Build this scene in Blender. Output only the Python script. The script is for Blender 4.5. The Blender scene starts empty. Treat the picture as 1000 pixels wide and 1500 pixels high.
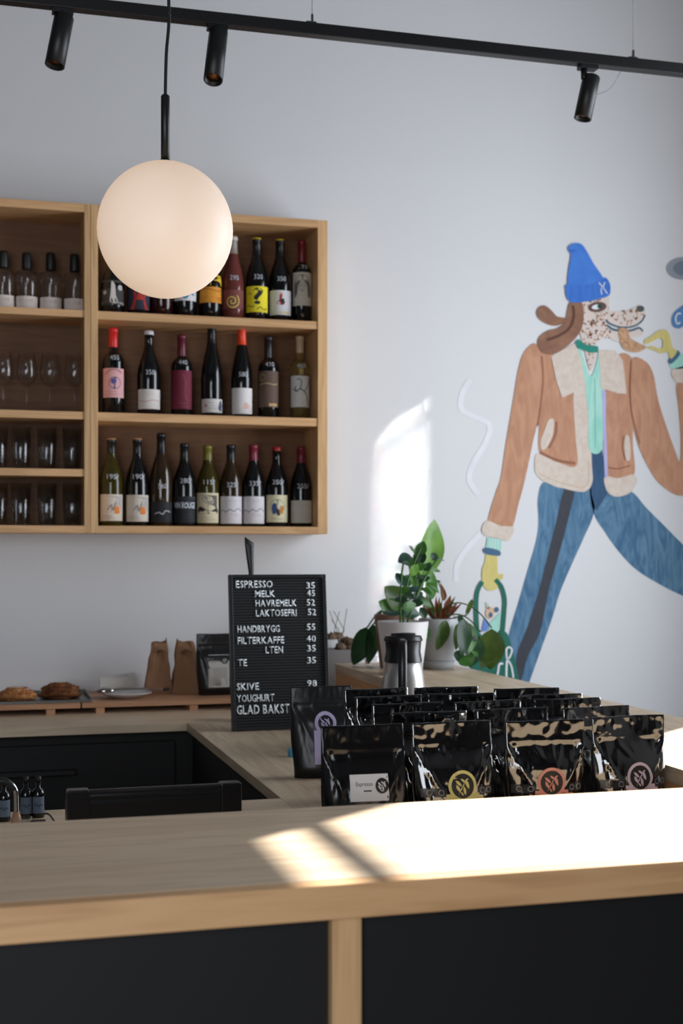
import bpy, bmesh, math, random
from mathutils import Vector, Matrix, noise
from mathutils.geometry import tessellate_polygon
SC = bpy.context.scene
COL = SC.collection
R = math.radians
# ------------------------------------------------------------------ camera
TH = R(15.52); CT, ST = math.cos(TH), math.sin(TH); EYE = 1.475; F = 1944.0
cam_d = bpy.data.cameras.new('camera'); cam = bpy.data.objects.new('camera', cam_d); COL.objects.link(cam)
cam.location = (0, 0, EYE); cam.rotation_euler = (R(90), 0, -TH)
cam_d.sensor_fit = 'VERTICAL'; cam_d.sensor_height = 36; cam_d.sensor_width = 24
cam_d.lens = F * 36 / 1500; cam_d.shift_y = 59 / 1500
cam_d.clip_start = .05; cam_d.clip_end = 100
cam_d.dof.use_dof = True; cam_d.dof.focus_distance = 2.75; cam_d.dof.aperture_fstop = 5.0
SC.camera = cam
# ------------------------------------------------------------------ light and exposure
SC.view_settings.view_transform = 'Standard'; SC.view_settings.look = 'None'
SC.view_settings.gamma = 1; SC.view_settings.use_curve_mapping = False
SC.view_settings.exposure = 0.0
SC.cycles.use_denoising = True
SC.cycles.max_bounces = 9; SC.cycles.transmission_bounces = 8; SC.cycles.transparent_max_bounces = 12
SC.cycles.caustics_reflective = False; SC.cycles.caustics_refractive = False
SC.cycles.sample_clamp_indirect = 4
world = bpy.data.worlds.new('sky'); SC.world = world; world.use_nodes = True
wb = world.node_tree.nodes['Background']; wb.inputs[0].default_value = (.62, .76, 1, 1); wb.inputs[1].default_value = .9
def light(name, typ, loc, direction, energy, color=(1, 1, 1), **kw):
    d = bpy.data.lights.new(name, typ); o = bpy.data.objects.new(name, d); COL.objects.link(o)
    o.location = loc; o.rotation_euler = Vector(direction).to_track_quat('-Z', 'Y').to_euler()
    d.energy = energy; d.color = color
    for k, v in kw.items(): setattr(d, k, v)
    return o
SUN = Vector((-1, -.76, -.764)).normalized()
SUNR = Vector((-1, .76, -.764)).normalized()      # sun thrown back by glazing across the street
light('sun', 'SUN', (6, 6, 6), SUN, 18.0, (1, .96, .90), angle=R(.5))
pw = Vector((1.575, 4.81, 1.55))
lr = light('reflected_sun', 'AREA', pw - SUNR * 4.2, SUNR, 1.0, (1, .98, .96), shape='RECTANGLE', size=.12, size_y=1.25)
lr.data.spread = R(.7); lr.data.energy = .7
# daylight at the side window, and fill at an added front window
XR, YB, XL, YF, ZC = 3.0, 4.81, -3.0, -1.3, 4.0
light('daylight_side_window', 'AREA', (XR + .02, 3.125, 1.82), (-1, 0, 0), 70, (.90, .95, 1), shape='RECTANGLE', size=1.3, size_y=2.45)
light('front_window_fill', 'AREA', (-1.0, YF - .02, 1.75), (0, 1, 0), 62, (.95, .97, 1), shape='RECTANGLE', size=1.9, size_y=2.3)  # fill from an unseen window, set left so the bags don't mirror it
# ------------------------------------------------------------------ pixel helper: a point of the picture at depth Y in the room
def at(px, py, Y):
    t = (px - 500) / F; fwd = Y / (CT - t * ST)
    return Vector((fwd * (t * CT + ST), Y, EYE + (809 - py) * fwd / F))
# ------------------------------------------------------------------ materials
MATS = {}
def lin(c):
    return tuple(((v / 255) / 12.92 if v / 255 <= .04045 else (((v / 255) + .055) / 1.055) ** 2.4) for v in c)
def mat(name, rgb, rough=.5, metal=0, var=.06, scale=12, bump=0, **kw):
    """rgb = sRGB 0-255; a little procedural colour variation everywhere"""
    if name in MATS: return MATS[name]
    m = bpy.data.materials.new(name); m.use_nodes = True; nt = m.node_tree; b = nt.nodes['Principled BSDF']
    c = lin(rgb)
    tc = nt.nodes.new('ShaderNodeTexCoord'); n = nt.nodes.new('ShaderNodeTexNoise'); n.inputs['Scale'].default_value = scale
    n.inputs['Detail'].default_value = 4
    nt.links.new(tc.outputs['Object'], n.inputs['Vector'])
    r = nt.nodes.new('ShaderNodeValToRGB')
    r.color_ramp.elements[0].position = .3; r.color_ramp.elements[1].position = .7
    r.color_ramp.elements[0].color = (*[v * (1 - var) for v in c], 1); r.color_ramp.elements[1].color = (*[min(1, v * (1 + var)) for v in c], 1)
    nt.links.new(n.outputs['Fac'], r.inputs['Fac']); nt.links.new(r.outputs['Color'], b.inputs['Base Color'])
    b.inputs['Roughness'].default_value = rough; b.inputs['Metallic'].default_value = metal
    for k, v in kw.items(): b.inputs[k.replace('_', ' ')].default_value = v
    if bump:
        bp = nt.nodes.new('ShaderNodeBump'); bp.inputs['Strength'].default_value = bump; bp.inputs['Distance'].default_value = .002
        nt.links.new(n.outputs['Fac'], bp.inputs['Height']); nt.links.new(bp.outputs['Normal'], b.inputs['Normal'])
    MATS[name] = m; return m
def wood(name, rgb, axis=0, contrast=.16, rough=.45, warm=None, vary=.1):
    """long grain along axis 0/1/2, colour shifted a little from board to board"""
    if name in MATS: return MATS[name]
    m = bpy.data.materials.new(name); m.use_nodes = True; nt = m.node_tree; b = nt.nodes['Principled BSDF']; L = nt.links.new
    tc = nt.nodes.new('ShaderNodeTexCoord'); mp = nt.nodes.new('ShaderNodeMapping'); oi = nt.nodes.new('ShaderNodeObjectInfo')
    s = [14, 14, 14]; s[axis] = 1.1; mp.inputs['Scale'].default_value = s
    va = nt.nodes.new('ShaderNodeVectorMath'); va.operation = 'ADD'
    sc = nt.nodes.new('ShaderNodeVectorMath'); sc.operation = 'SCALE'; sc.inputs[0].default_value = (31, 17, 23); L(oi.outputs['Random'], sc.inputs['Scale'])
    L(tc.outputs['Object'], va.inputs[0]); L(sc.outputs[0], va.inputs[1]); L(va.outputs[0], mp.inputs['Vector'])
    n1 = nt.nodes.new('ShaderNodeTexNoise'); n1.inputs['Scale'].default_value = 1.0; n1.inputs['Detail'].default_value = 3; n1.inputs['Distortion'].default_value = 1.2
    L(mp.outputs[0], n1.inputs['Vector'])
    mu = nt.nodes.new('ShaderNodeMath'); mu.operation = 'MULTIPLY'; mu.inputs[1].default_value = 9; L(n1.outputs['Fac'], mu.inputs[0])
    sn = nt.nodes.new('ShaderNodeMath'); sn.operation = 'SINE'
    m2 = nt.nodes.new('ShaderNodeMath'); m2.operation = 'MULTIPLY'; m2.inputs[1].default_value = 3.1; L(mu.outputs[0], m2.inputs[0]); L(m2.outputs[0], sn.inputs[0])
    n2 = nt.nodes.new('ShaderNodeTexNoise'); n2.inputs['Scale'].default_value = 6; n2.inputs['Detail'].default_value = 4; L(mp.outputs[0], n2.inputs['Vector'])
    ad = nt.nodes.new('ShaderNodeMath'); ad.operation = 'MULTIPLY_ADD'; ad.inputs[1].default_value = .22; L(sn.outputs[0], ad.inputs[0]); L(n2.outputs['Fac'], ad.inputs[2])
    r = nt.nodes.new('ShaderNodeValToRGB'); c = lin(rgb); d = lin(warm) if warm else tuple(v * k for v, k in zip(c, (1 - contrast * 1.6, 1 - contrast * 2.0, 1 - contrast * 2.4)))
    r.color_ramp.elements[0].position = .25; r.color_ramp.elements[1].position = .7
    r.color_ramp.elements[0].color = (*d, 1); r.color_ramp.elements[1].color = (*c, 1)
    L(ad.outputs[0], r.inputs['Fac'])
    hs = nt.nodes.new('ShaderNodeHueSaturation'); mr = nt.nodes.new('ShaderNodeMapRange')
    mr.inputs['To Min'].default_value = 1 - vary; mr.inputs['To Max'].default_value = 1 + vary * .5
    L(oi.outputs['Random'], mr.inputs['Value']); L(mr.outputs[0], hs.inputs['Value']); L(r.outputs['Color'], hs.inputs['Color'])
    L(hs.outputs[0], b.inputs['Base Color']); b.inputs['Roughness'].default_value = rough
    bp = nt.nodes.new('ShaderNodeBump'); bp.inputs['Strength'].default_value = .15; bp.inputs['Distance'].default_value = .001
    L(ad.outputs[0], bp.inputs['Height']); L(bp.outputs[0], b.inputs['Normal'])
    MATS[name] = m; return m
def paint(name, rgb, rgb2, sx=30, sz=6, dist=1.5):
    """brushed wall paint: two tones in streaks"""
    if name in MATS: return MATS[name]
    m = bpy.data.materials.new(name); m.use_nodes = True; nt = m.node_tree; b = nt.nodes['Principled BSDF']; L = nt.links.new
    tc = nt.nodes.new('ShaderNodeTexCoord'); mp = nt.nodes.new('ShaderNodeMapping'); mp.inputs['Scale'].default_value = (sx, 1, sz); mp.inputs['Rotation'].default_value = (0, .25, 0)
    n = nt.nodes.new('ShaderNodeTexNoise'); n.inputs['Scale'].default_value = 1; n.inputs['Detail'].default_value = 5; n.inputs['Distortion'].default_value = dist
    r = nt.nodes.new('ShaderNodeValToRGB'); r.color_ramp.elements[0].position = .35; r.color_ramp.elements[1].position = .65
    r.color_ramp.elements[0].color = (*lin(rgb), 1); r.color_ramp.elements[1].color = (*lin(rgb2), 1)
    L(tc.outputs['Object'], mp.inputs[0]); L(mp.outputs[0], n.inputs[0]); L(n.outputs['Fac'], r.inputs[0]); L(r.outputs[0], b.inputs['Base Color'])
    b.inputs['Roughness'].default_value = .85
    MATS[name] = m; return m
def clear_glass(name, rgb, density=0, rough=.02):
    if name in MATS: return MATS[name]
    m = mat(name, rgb, rough, 0, .01, 4, 0, Specular_IOR_Level=1.0, Metallic=.0); nt = m.node_tree; L = nt.links.new
    out = nt.nodes['Material Output']; tr = nt.nodes.new('ShaderNodeBsdfTransparent'); tr.inputs[0].default_value = (.965, .97, .975, 1)
    gs = nt.nodes.new('ShaderNodeBsdfGlossy'); gs.inputs['Roughness'].default_value = .04; lw = nt.nodes.new('ShaderNodeLayerWeight'); lw.inputs[0].default_value = .5
    fr = nt.nodes.new('ShaderNodeMapRange'); fr.inputs['To Min'].default_value = .035; fr.inputs['To Max'].default_value = .75
    pw_ = nt.nodes.new('ShaderNodeMath'); pw_.operation = 'POWER'; pw_.inputs[1].default_value = 3.5; L(lw.outputs['Facing'], pw_.inputs[0]); L(pw_.outputs[0], fr.inputs['Value'])
    mx = nt.nodes.new('ShaderNodeMixShader'); L(fr.outputs[0], mx.inputs[0]); L(tr.outputs[0], mx.inputs[1]); L(gs.outputs[0], mx.inputs[2]); L(mx.outputs[0], out.inputs[0]); return m
# ------------------------------------------------------------------ builders
def link(name, me, m=None, parent=None, loc=None):
    o = bpy.data.objects.new(name, me); COL.objects.link(o)
    if m is not None and me is not None and not me.materials: me.materials.append(m)
    if parent: o.parent = parent
    if loc is not None: o.location = loc
    return o
def mesh(name, verts, faces, m=None, parent=None, loc=None, smooth=False):
    me = bpy.data.meshes.new(name); me.from_pydata([tuple(v) for v in verts], [], faces); me.validate()
    if smooth:
        me.polygons.foreach_set('use_smooth', [True] * len(me.polygons))
    return link(name, me, m, parent, loc)
def thing(name, label, cat, loc=(0, 0, 0), rz=0, group=None):
    o = bpy.data.objects.new(name, None); COL.objects.link(o); o.location = loc; o.rotation_euler = (0, 0, rz)
    o.empty_display_size = .05
    return tag(o, label, cat, group)
def tag(o, label, cat, group=None):
    o['label'] = label; o['category'] = cat
    if group: o['group'] = group
    return o
def struct(o): o['kind'] = 'structure'; return o
def bm_box(bm, x0, x1, y0, y1, z0, z1, bev=0):
    r = bmesh.ops.create_cube(bm, size=1)
    vs = r['verts']
    for v in vs: v.co = Vector(((x0 + x1) / 2 + v.co.x * (x1 - x0), (y0 + y1) / 2 + v.co.y * (y1 - y0), (z0 + z1) / 2 + v.co.z * (z1 - z0)))
    if bev:
        es = list({e for v in vs for e in v.link_edges})
        bmesh.ops.bevel(bm, geom=es, offset=bev, segments=2, affect='EDGES', profile=.5)
def box(name, x0, x1, y0, y1, z0, z1, m, parent=None, bev=0, rel=None):
    bm = bmesh.new()
    if rel is None: rel = Vector(((x0 + x1) / 2, (y0 + y1) / 2, z0)) if parent is None else None
    bm_box(bm, x0, x1, y0, y1, z0, z1, bev)
    if rel is not None:
        for v in bm.verts: v.co -= rel
    me = bpy.data.meshes.new(name); bm.to_mesh(me); bm.free()
    return link(name, me, m, parent, rel)
def boxes(name, lst, m, parent=None, bev=0):
    bm = bmesh.new()
    for b in lst: bm_box(bm, *b, bev)
    me = bpy.data.meshes.new(name); bm.to_mesh(me); bm.free()
    return link(name, me, m, parent)
def lathe(name, prof, m, parent=None, loc=None, seg=28, cap=True):
    vs, fs = [], []
    for r, z in prof:
        for k in range(seg):
            a = 2 * math.pi * k / seg; vs.append((r * math.cos(a), r * math.sin(a), z))
    for i in range(len(prof) - 1):
        for k in range(seg):
            k2 = (k + 1) % seg; fs.append((i * seg + k, i * seg + k2, (i + 1) * seg + k2, (i + 1) * seg + k))
    if cap:
        fs.append(tuple(reversed(range(seg)))); n = (len(prof) - 1) * seg; fs.append(tuple(range(n, n + seg)))
    o = mesh(name, vs, fs, m, parent, loc, smooth=True)
    es = [k for k in range(len(o.data.polygons)) if len(o.data.polygons[k].vertices) > 4]
    for k in es: o.data.polygons[k].use_smooth = False
    return o
def catmull(pts, n=6, closed=True):
    out = []; N = len(pts)
    rng = range(N) if closed else range(N - 1)
    for i in rng:
        g = (lambda k: pts[k % N]) if closed else (lambda k: pts[min(max(k, 0), N - 1)])
        p0, p1, p2, p3 = [Vector(g(i + j)) for j in (-1, 0, 1, 2)]
        for k in range(n):
            t = k / n
            out.append(.5 * ((2 * p1) + (p2 - p0) * t + (2 * p0 - 5 * p1 + 4 * p2 - p3) * t * t + (3 * p1 - p0 - 3 * p2 + p3) * t ** 3))
    if not closed: out.append(Vector(pts[-1]))
    return out
def tube_data(path, rad, seg=10):
    path = [Vector(p) for p in path]; n = len(path)
    rr = rad if isinstance(rad, (list, tuple)) else [rad] * n
    vs, fs = [], []; up = Vector((.13, .21, .97)).normalized()
    for i, p in enumerate(path):
        d = (path[min(i + 1, n - 1)] - path[max(i - 1, 0)]).normalized()
        if abs(d.dot(up)) > .97: up = Vector((1, 0.1, 0)).normalized()
        a = d.cross(up).normalized(); b = a.cross(d).normalized(); up = b
        for k in range(seg):
            t = 2 * math.pi * k / seg; vs.append(p + (a * math.cos(t) + b * math.sin(t)) * rr[i])
    for i in range(n - 1):
        for k in range(seg):
            k2 = (k + 1) % seg; fs.append((i * seg + k, (i + 1) * seg + k, (i + 1) * seg + k2, i * seg + k2))
    fs.append(tuple(range(seg))); fs.append(tuple(reversed(range((n - 1) * seg, n * seg))))
    return vs, fs
def tube(name, path, rad, m, parent=None, seg=10, loc=None):
    vs, fs = tube_data(path, rad, seg); return mesh(name, vs, fs, m, parent, loc, True)
def glyphs(txt, size=1, offset=0, extrude=0, res=3):
    cu = bpy.data.curves.new('lettering', 'FONT'); cu.body = txt; cu.size = size; cu.offset = offset; cu.extrude = extrude; cu.resolution_u = res
    o = bpy.data.objects.new('lettering', cu); me = bpy.data.meshes.new_from_object(o)
    bpy.data.objects.remove(o); bpy.data.curves.remove(cu); return me
def fill2d(loop):
    tris = tessellate_polygon([[Vector((p[0], p[1], 0)) for p in loop]])
    return [tuple(t) for t in tris]
def ribbon(pts, w):
    """flat 2D stroke outline, w = width or list"""
    pts = [Vector(p) for p in pts]; n = len(pts); ws = w if isinstance(w, list) else [w] * n
    l, r = [], []
    for i, p in enumerate(pts):
        d = (pts[min(i + 1, n - 1)] - pts[max(i - 1, 0)]).normalized(); q = Vector((-d.y, d.x)) * ws[min(i, len(ws) - 1)] / 2
        l.append(p + q); r.append(p - q)
    return l, r
# ------------------------------------------------------------------ shared materials
WALL = mat('wall_paint', (224, 224, 226), .9, 0, .012, 1.2)
OAK = wood('oak_edge', (224, 178, 128), 0, .11, .5)
OAKZ = wood('oak_upright', (222, 180, 130), 2, .11, .5)
OAKD = wood('cabinet_back_oak', (112, 76, 46), 0, .12, .6)  # darker oak, with the cabinet's inner shade partly in the colour
ASHX = wood('ash_top', (218, 196, 168), 0, .09, .42, vary=.08)
ASHY = wood('ash_side_top', (206, 186, 158), 1, .12, .42, vary=.08)
RISER = wood('riser_pine', (196, 148, 112), 0, .10, .55)
OAKY = wood('oak_depth', (206, 156, 104), 1, .1, .5)
BLACKP = mat('black_laminate', (8, 8, 9), .7, 0, .05, 5)
BLACKM = mat('black_metal', (20, 20, 22), .42, 0, .05, 20)
DARK = mat('dark_cabinet', (8, 8, 9), .6, 0, .05, 5)
# ------------------------------------------------------------------ room shell
struct(box('floor', XL - .2, XR + .2, YF - .2, YB + .2, -.1, 0, mat('concrete_floor', (84, 80, 76), .6, 0, .1, 3)))
struct(box('ceiling', XL - .2, XR + .2, YF - .2, YB + .2, ZC, ZC + .1, mat('ceiling_paint', (120, 121, 124), .9, 0, .02, 2)))
struct(box('wall_back', XL - .2, XR + .2, YB, YB + .2, 0, ZC, WALL))
DKW = mat('grey_wall_paint', (92, 95, 98), .9, 0, .02, 1.2)
struct(box('wall_left', XL - .2, XL, YF, YB, 0, ZC, DKW))
WY0, WY1, WZ0, WZ1 = 2.45, 3.825, .55, 3.124
struct(boxes('wall_right', [(XR, XR + .06, YF, WY0, 0, ZC), (XR, XR + .06, WY1, YB, 0, ZC), (XR, XR + .06, WY0, WY1, 0, WZ0), (XR, XR + .06, WY0, WY1, WZ1, ZC)], WALL))
struct(boxes('window_1', [(XR + .01, XR + .03, WY0, WY1, 3.010, 3.037), (XR + .01, XR + .04, WY0, WY0 + .04, WZ0, WZ1), (XR - .03, XR + .06, WY0, WY1, WZ0 - .03, WZ0)], BLACKM))
FX0, FX1, FZ0, FZ1 = -2.0, 0.0, .5, 3.0
struct(boxes('wall_front', [(XL, FX0, YF - .1, YF, 0, ZC), (FX1, XR, YF - .1, YF, 0, ZC), (FX0, FX1, YF - .1, YF, 0, FZ0), (FX0, FX1, YF - .1, YF, FZ1, ZC)], DKW))
struct(boxes('window_2', [(FX0, FX1, YF - .06, YF - .03, 2.3, 2.34), (-1.02, -.97, YF - .06, YF - .03, FZ0, FZ1)], BLACKM))  # frame of the unseen front window, sited for its fill light

# ------------------------------------------------------------------ surface-following flat shapes
def conform(name, loops, mapfn, m, parent, cuts=2):
    """loops: list of 2D outlines (or a mesh of glyphs); subdivided, then laid on a surface by mapfn(x, y)"""
    bm = bmesh.new()
    if isinstance(loops, bpy.types.Mesh):
        bm.from_mesh(loops)
    else:
        for lp in loops:
            vs = [bm.verts.new((p[0], p[1], 0)) for p in lp]
            for t in fill2d(lp):
                try: bm.faces.new([vs[k] for k in t])
                except ValueError: pass
    if cuts: bmesh.ops.subdivide_edges(bm, edges=bm.edges[:], cuts=cuts, use_grid_fill=True)
    bmesh.ops.recalc_face_normals(bm, faces=bm.faces[:])
    if bm.faces and sum(f.normal.z for f in bm.faces) < 0: bmesh.ops.reverse_faces(bm, faces=bm.faces[:])
    for v in bm.verts: v.co = Vector(mapfn(v.co.x, v.co.y))
    me = bpy.data.meshes.new(name); bm.to_mesh(me); bm.free()
    me.polygons.foreach_set('use_smooth', [True] * len(me.polygons))
    return link(name, me, m, parent)
def circ(cx, cy, r, n=20, ry=None):
    ry = ry or r
    return [(cx + r * math.cos(2 * math.pi * k / n), cy + ry * math.sin(2 * math.pi * k / n)) for k in range(n)]
def rect(x0, x1, y0, y1, n=1):
    return [(x0, y0)] + [(x0 + (x1 - x0) * k / n, y0) for k in range(1, n)] + [(x1, y0), (x1, y1)] + [(x1 + (x0 - x1) * k / n, y1) for k in range(1, n)] + [(x0, y1)]
def strokes(pts, w, n=4, closed=False):
    c = catmull(pts, n, closed) if len(pts) > 2 else [Vector(p) for p in pts]
    if closed: c = c + [c[0]]
    l, r = ribbon([(p.x, p.y) for p in c], w)
    return [[l[i], l[i + 1], r[i + 1], r[i]] for i in range(len(l) - 1)]
def glyph_fit(txt, x0, x1, y0, y1, offset=0.0):
    me = glyphs(txt, 1, offset)
    xs = [v.co.x for v in me.vertices]; ys = [v.co.y for v in me.vertices]
    a, b, c, d = min(xs), max(xs), min(ys), max(ys)
    for v in me.vertices: v.co.x = x0 + (v.co.x - a) / (b - a) * (x1 - x0); v.co.y = y0 + (v.co.y - c) / (d - c) * (y1 - y0)
    return me
# ------------------------------------------------------------------ counters
Z1, Z2 = 1.08, .945
t = thing('front_bar', 'long pale wooden bar across the foreground with black panels below', 'bar', (.6, 1.75, 0))
def P(o, parent):
    """parent keeping world coordinates of geometry authored in world space"""
    o.parent = parent; o.location = o.location - parent.location if o.location.length else -parent.location; return o
ys = [1.546, 1.66, 1.772, 1.884, 1.993]
for a, b in zip(ys[:-1], ys[1:]):
    P(box('plank', -1.8, 1.63, a + .0004, b - .0004, Z1 - .03, Z1, ASHX, t, .0008), t)
P(box('edge_strip', -1.8, 1.63, 1.52, 1.5455, Z1 - .0415, Z1, OAK, t, .0015), t)
P(box('top_underlay', -1.8, 1.63, 1.546, 1.99, Z1 - .0415, Z1 - .0305, DARK, t), t)
for x in (-.78, .413, 1.594):
    P(box('post', x, x + .0365, 1.528, 1.60, 0, Z1 - .042, OAKZ, t, .001), t)
for x0, x1 in ((-1.8, -.782), (-.742, .411), (.4515, 1.592)):
    P(box('front_panel', x0, x1, 1.542, 1.56, 0.02, Z1 - .042, BLACKP, t), t)
P(box('rear_panel', -1.8, 1.60, 1.955, 1.975, 0, Z1 - .042, DARK, t), t)
t = thing('side_bar', 'raised pale wooden side bar running back to the wall beneath the plants', 'bar', (1.435, 3.2, 0))
for a, b in ((1.24, 1.368), (1.369, 1.498), (1.499, 1.63)):
    P(box('plank', a, b, 1.994, 4.55, Z1 - .03, Z1, ASHY, t, .0008), t)
P(box('left_side_panel', 1.242, 1.262, 1.996, 4.545, 0, Z1 - .0305, OAKY, t), t)
P(box('right_side_panel', 1.608, 1.628, 1.996, 4.545, 0, Z1 - .0305, BLACKP, t), t)
P(box('end_panel', 1.2625, 1.6075, 4.52, 4.545, 0, Z1 - .0305, OAKY, t), t)
t = thing('worktop', 'continuous lower wooden worktop wrapping around the dark sink opening', 'worktop', (.2, 3.4, Z2 - .025))
for a, b in ((4.102, 4.334), (4.335, 4.57), (4.571, 4.806)):
    P(box('plank', -1.8, 1.236, a, b, Z2 - .025, Z2, ASHX, t, .0008), t)
for a, b in ((.64, .838), (.839, 1.037), (1.038, 1.236)):
    P(box('plank', a, b, 1.996, 4.101, Z2 - .025, Z2, ASHY, t, .0008), t)
for a, b in ((1.996, 2.393), (2.394, 2.79)):
    P(box('plank', -1.8, .639, a, b, Z2 - .025, Z2, ASHX, t, .0008), t)
t = thing('base_cabinet', 'black base cabinets beneath the rear worktop', 'cabinet', (-.3, 4.45, 0))
P(box('cabinet_body', -1.8, 1.23, 4.16, 4.80, 0, Z2 - .026, DARK, t), t)
for k in range(4):
    d = P(box('door', -1.78 + k * .6, -1.19 + k * .6, 4.14, 4.159, .1, Z2 - .06, DARK, t, .002), t)
P(box('shelf_rail', -1.2, .30, 4.10, 4.135, .80, .812, BLACKM, t), t)
t = thing('side_cabinet', 'black base cabinet beneath the side worktop', 'cabinet', (.95, 3.0, 0))
P(box('cabinet_body', .67, 1.23, 2.0, 4.13, 0, Z2 - .026, DARK, t), t)
P(box('door', .655, .669, 2.85, 4.08, .1, Z2 - .04, DARK, t), t)
t = thing('front_cabinet', 'black base cabinet beneath the worktop strip behind the bar', 'cabinet', (-.5, 2.4, 0))
P(box('cabinet_body', -1.8, .63, 2.0, 2.76, 0, Z2 - .026, DARK, t), t)
P(box('door', -1.7, .6, 2.761, 2.775, .1, Z2 - .04, DARK, t), t)
# wooden risers against the wall
def riser(x0, x1, feet, label):
    t = thing('riser_board', label, 'board', ((x0 + x1) / 2, 4.6, Z2))
    P(box('board', x0, x1, 4.42, 4.795, Z2 + .019, Z2 + .035, RISER, t, .001), t)
    for f in feet: P(box('foot', f - .014, f + .014, 4.425, 4.79, Z2, Z2 + .0189, RISER, t), t)
riser(-.75, .340, (-.6, -.2, .245), 'low wooden riser board carrying the pastry tray by the wall')
riser(.345, 1.15, (.405, .715, 1.1), 'low wooden riser board carrying plate and paper bags by the wall')
# bag tray
t = thing('bag_tray', 'shallow wooden tray holding the rows of black coffee bags', 'tray', (.9, 2.48, Z2))
P(box('tray_bottom', .790, 1.228, 2.07, 2.90, Z2, Z2 + .022, OAKY, t), t)
for b in ((1.228, 1.236, 2.06, 2.91), (.790, 1.228, 2.06, 2.07), (.790, 1.228, 2.90, 2.91)):
    P(box('tray_side', *b, Z2, Z2 + .035, OAKY, t), t)
# ------------------------------------------------------------------ wall cabinets
def cabinet(x0, x1, shelves, tl, tr, label, zt=2.665, zb=1.5405):
    t = thing('wall_cabinet', label, 'shelf', ((x0 + x1) / 2, 4.7, zb))
    y0, y1 = 4.60, YB - .001
    P(box('side_panel', x0, x0 + tl, y0, y1, zb, zt, OAKZ, t, .0015), t)
    P(box('side_panel', x1 - tr, x1, y0, y1, zb, zt, OAKZ, t, .0015), t)
    P(box('top_panel', x0 + tl, x1 - tr, y0, y1, zt - .028, zt, OAK, t, .001), t)
    P(box('bottom_panel', x0 + tl, x1 - tr, y0, y1, zb, zb + .0255, OAK, t, .001), t)
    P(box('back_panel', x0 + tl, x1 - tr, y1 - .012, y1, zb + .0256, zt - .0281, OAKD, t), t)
    for z, th in shelves: P(box('shelf', x0 + tl, x1 - tr, y0 + .004, y1 - .0125, z - th, z, OAK, t, .001), t)
SA, SB, SCZ, SD = 2.302, 1.955, 1.759, 1.566
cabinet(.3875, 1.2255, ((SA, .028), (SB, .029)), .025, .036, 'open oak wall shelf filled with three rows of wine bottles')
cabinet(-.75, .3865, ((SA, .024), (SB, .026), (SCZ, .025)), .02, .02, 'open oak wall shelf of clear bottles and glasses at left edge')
# ------------------------------------------------------------------ bottles
def mglass(name, rgb, trans=0):
    if trans: return mat(name, rgb, .08, 0, .01, 4, 0, Transmission_Weight=trans, IOR=1.45)
    return mat(name, rgb, .10, 0, .05, 8, 0, Specular_IOR_Level=.6)
G = {'black': mglass('black_bottle_glass', (13, 14, 16)), 'olive': mglass('olive_bottle_glass', (70, 62, 18), .35),
     'brown': mglass('amber_brown_glass', (48, 34, 18)), 'rose': mglass('rose_wine_glass', (120, 62, 56), .25),
     'green': mglass('dark_green_glass', (18, 26, 16)), 'gold': mglass('pale_golden_glass', (226, 196, 120), .85), 'maroon': mglass('deep_red_glass', (44, 10, 14))}
def paper(rgb): return mat('paper_%d_%d_%d' % rgb, rgb, .7, 0, .03, 40)
def profile(kind, H):
    if kind == 'claret': return [(.0, 0), (.034, .0), (.0375, .004), (.0378, .60 * H), (.0365, .64 * H), (.030, .685 * H), (.019, .715 * H), (.0148, .74 * H), (.0142, .95 * H), (.0158, .952 * H), (.0158, .985 * H), (.0145, H), (0, H)]
    if kind == 'slope': return [(.0, 0), (.037, .0), (.0405, .004), (.0408, .48 * H), (.0385, .56 * H), (.031, .655 * H), (.0225, .73 * H), (.017, .79 * H), (.0150, .85 * H), (.0146, .955 * H), (.0160, .957 * H), (.0160, .985 * H), (.0145, H), (0, H)]
    return [(.0, 0), (.035, .0), (.0385, .004), (.0388, .42 * H), (.036, .52 * H), (.029, .64 * H), (.021, .74 * H), (.0158, .83 * H), (.0145, .955 * H), (.0155, .957 * H), (.0155, .99 * H), (.0145, H), (0, H)]
def rad_at(pr, z):
    for (r0, z0), (r1, z1) in zip(pr[1:-1], pr[2:-1]):
        if z0 <= z <= z1: return r0 + (r1 - r0) * (z - z0) / max(1e-6, z1 - z0)
    return pr[1][0]
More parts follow.
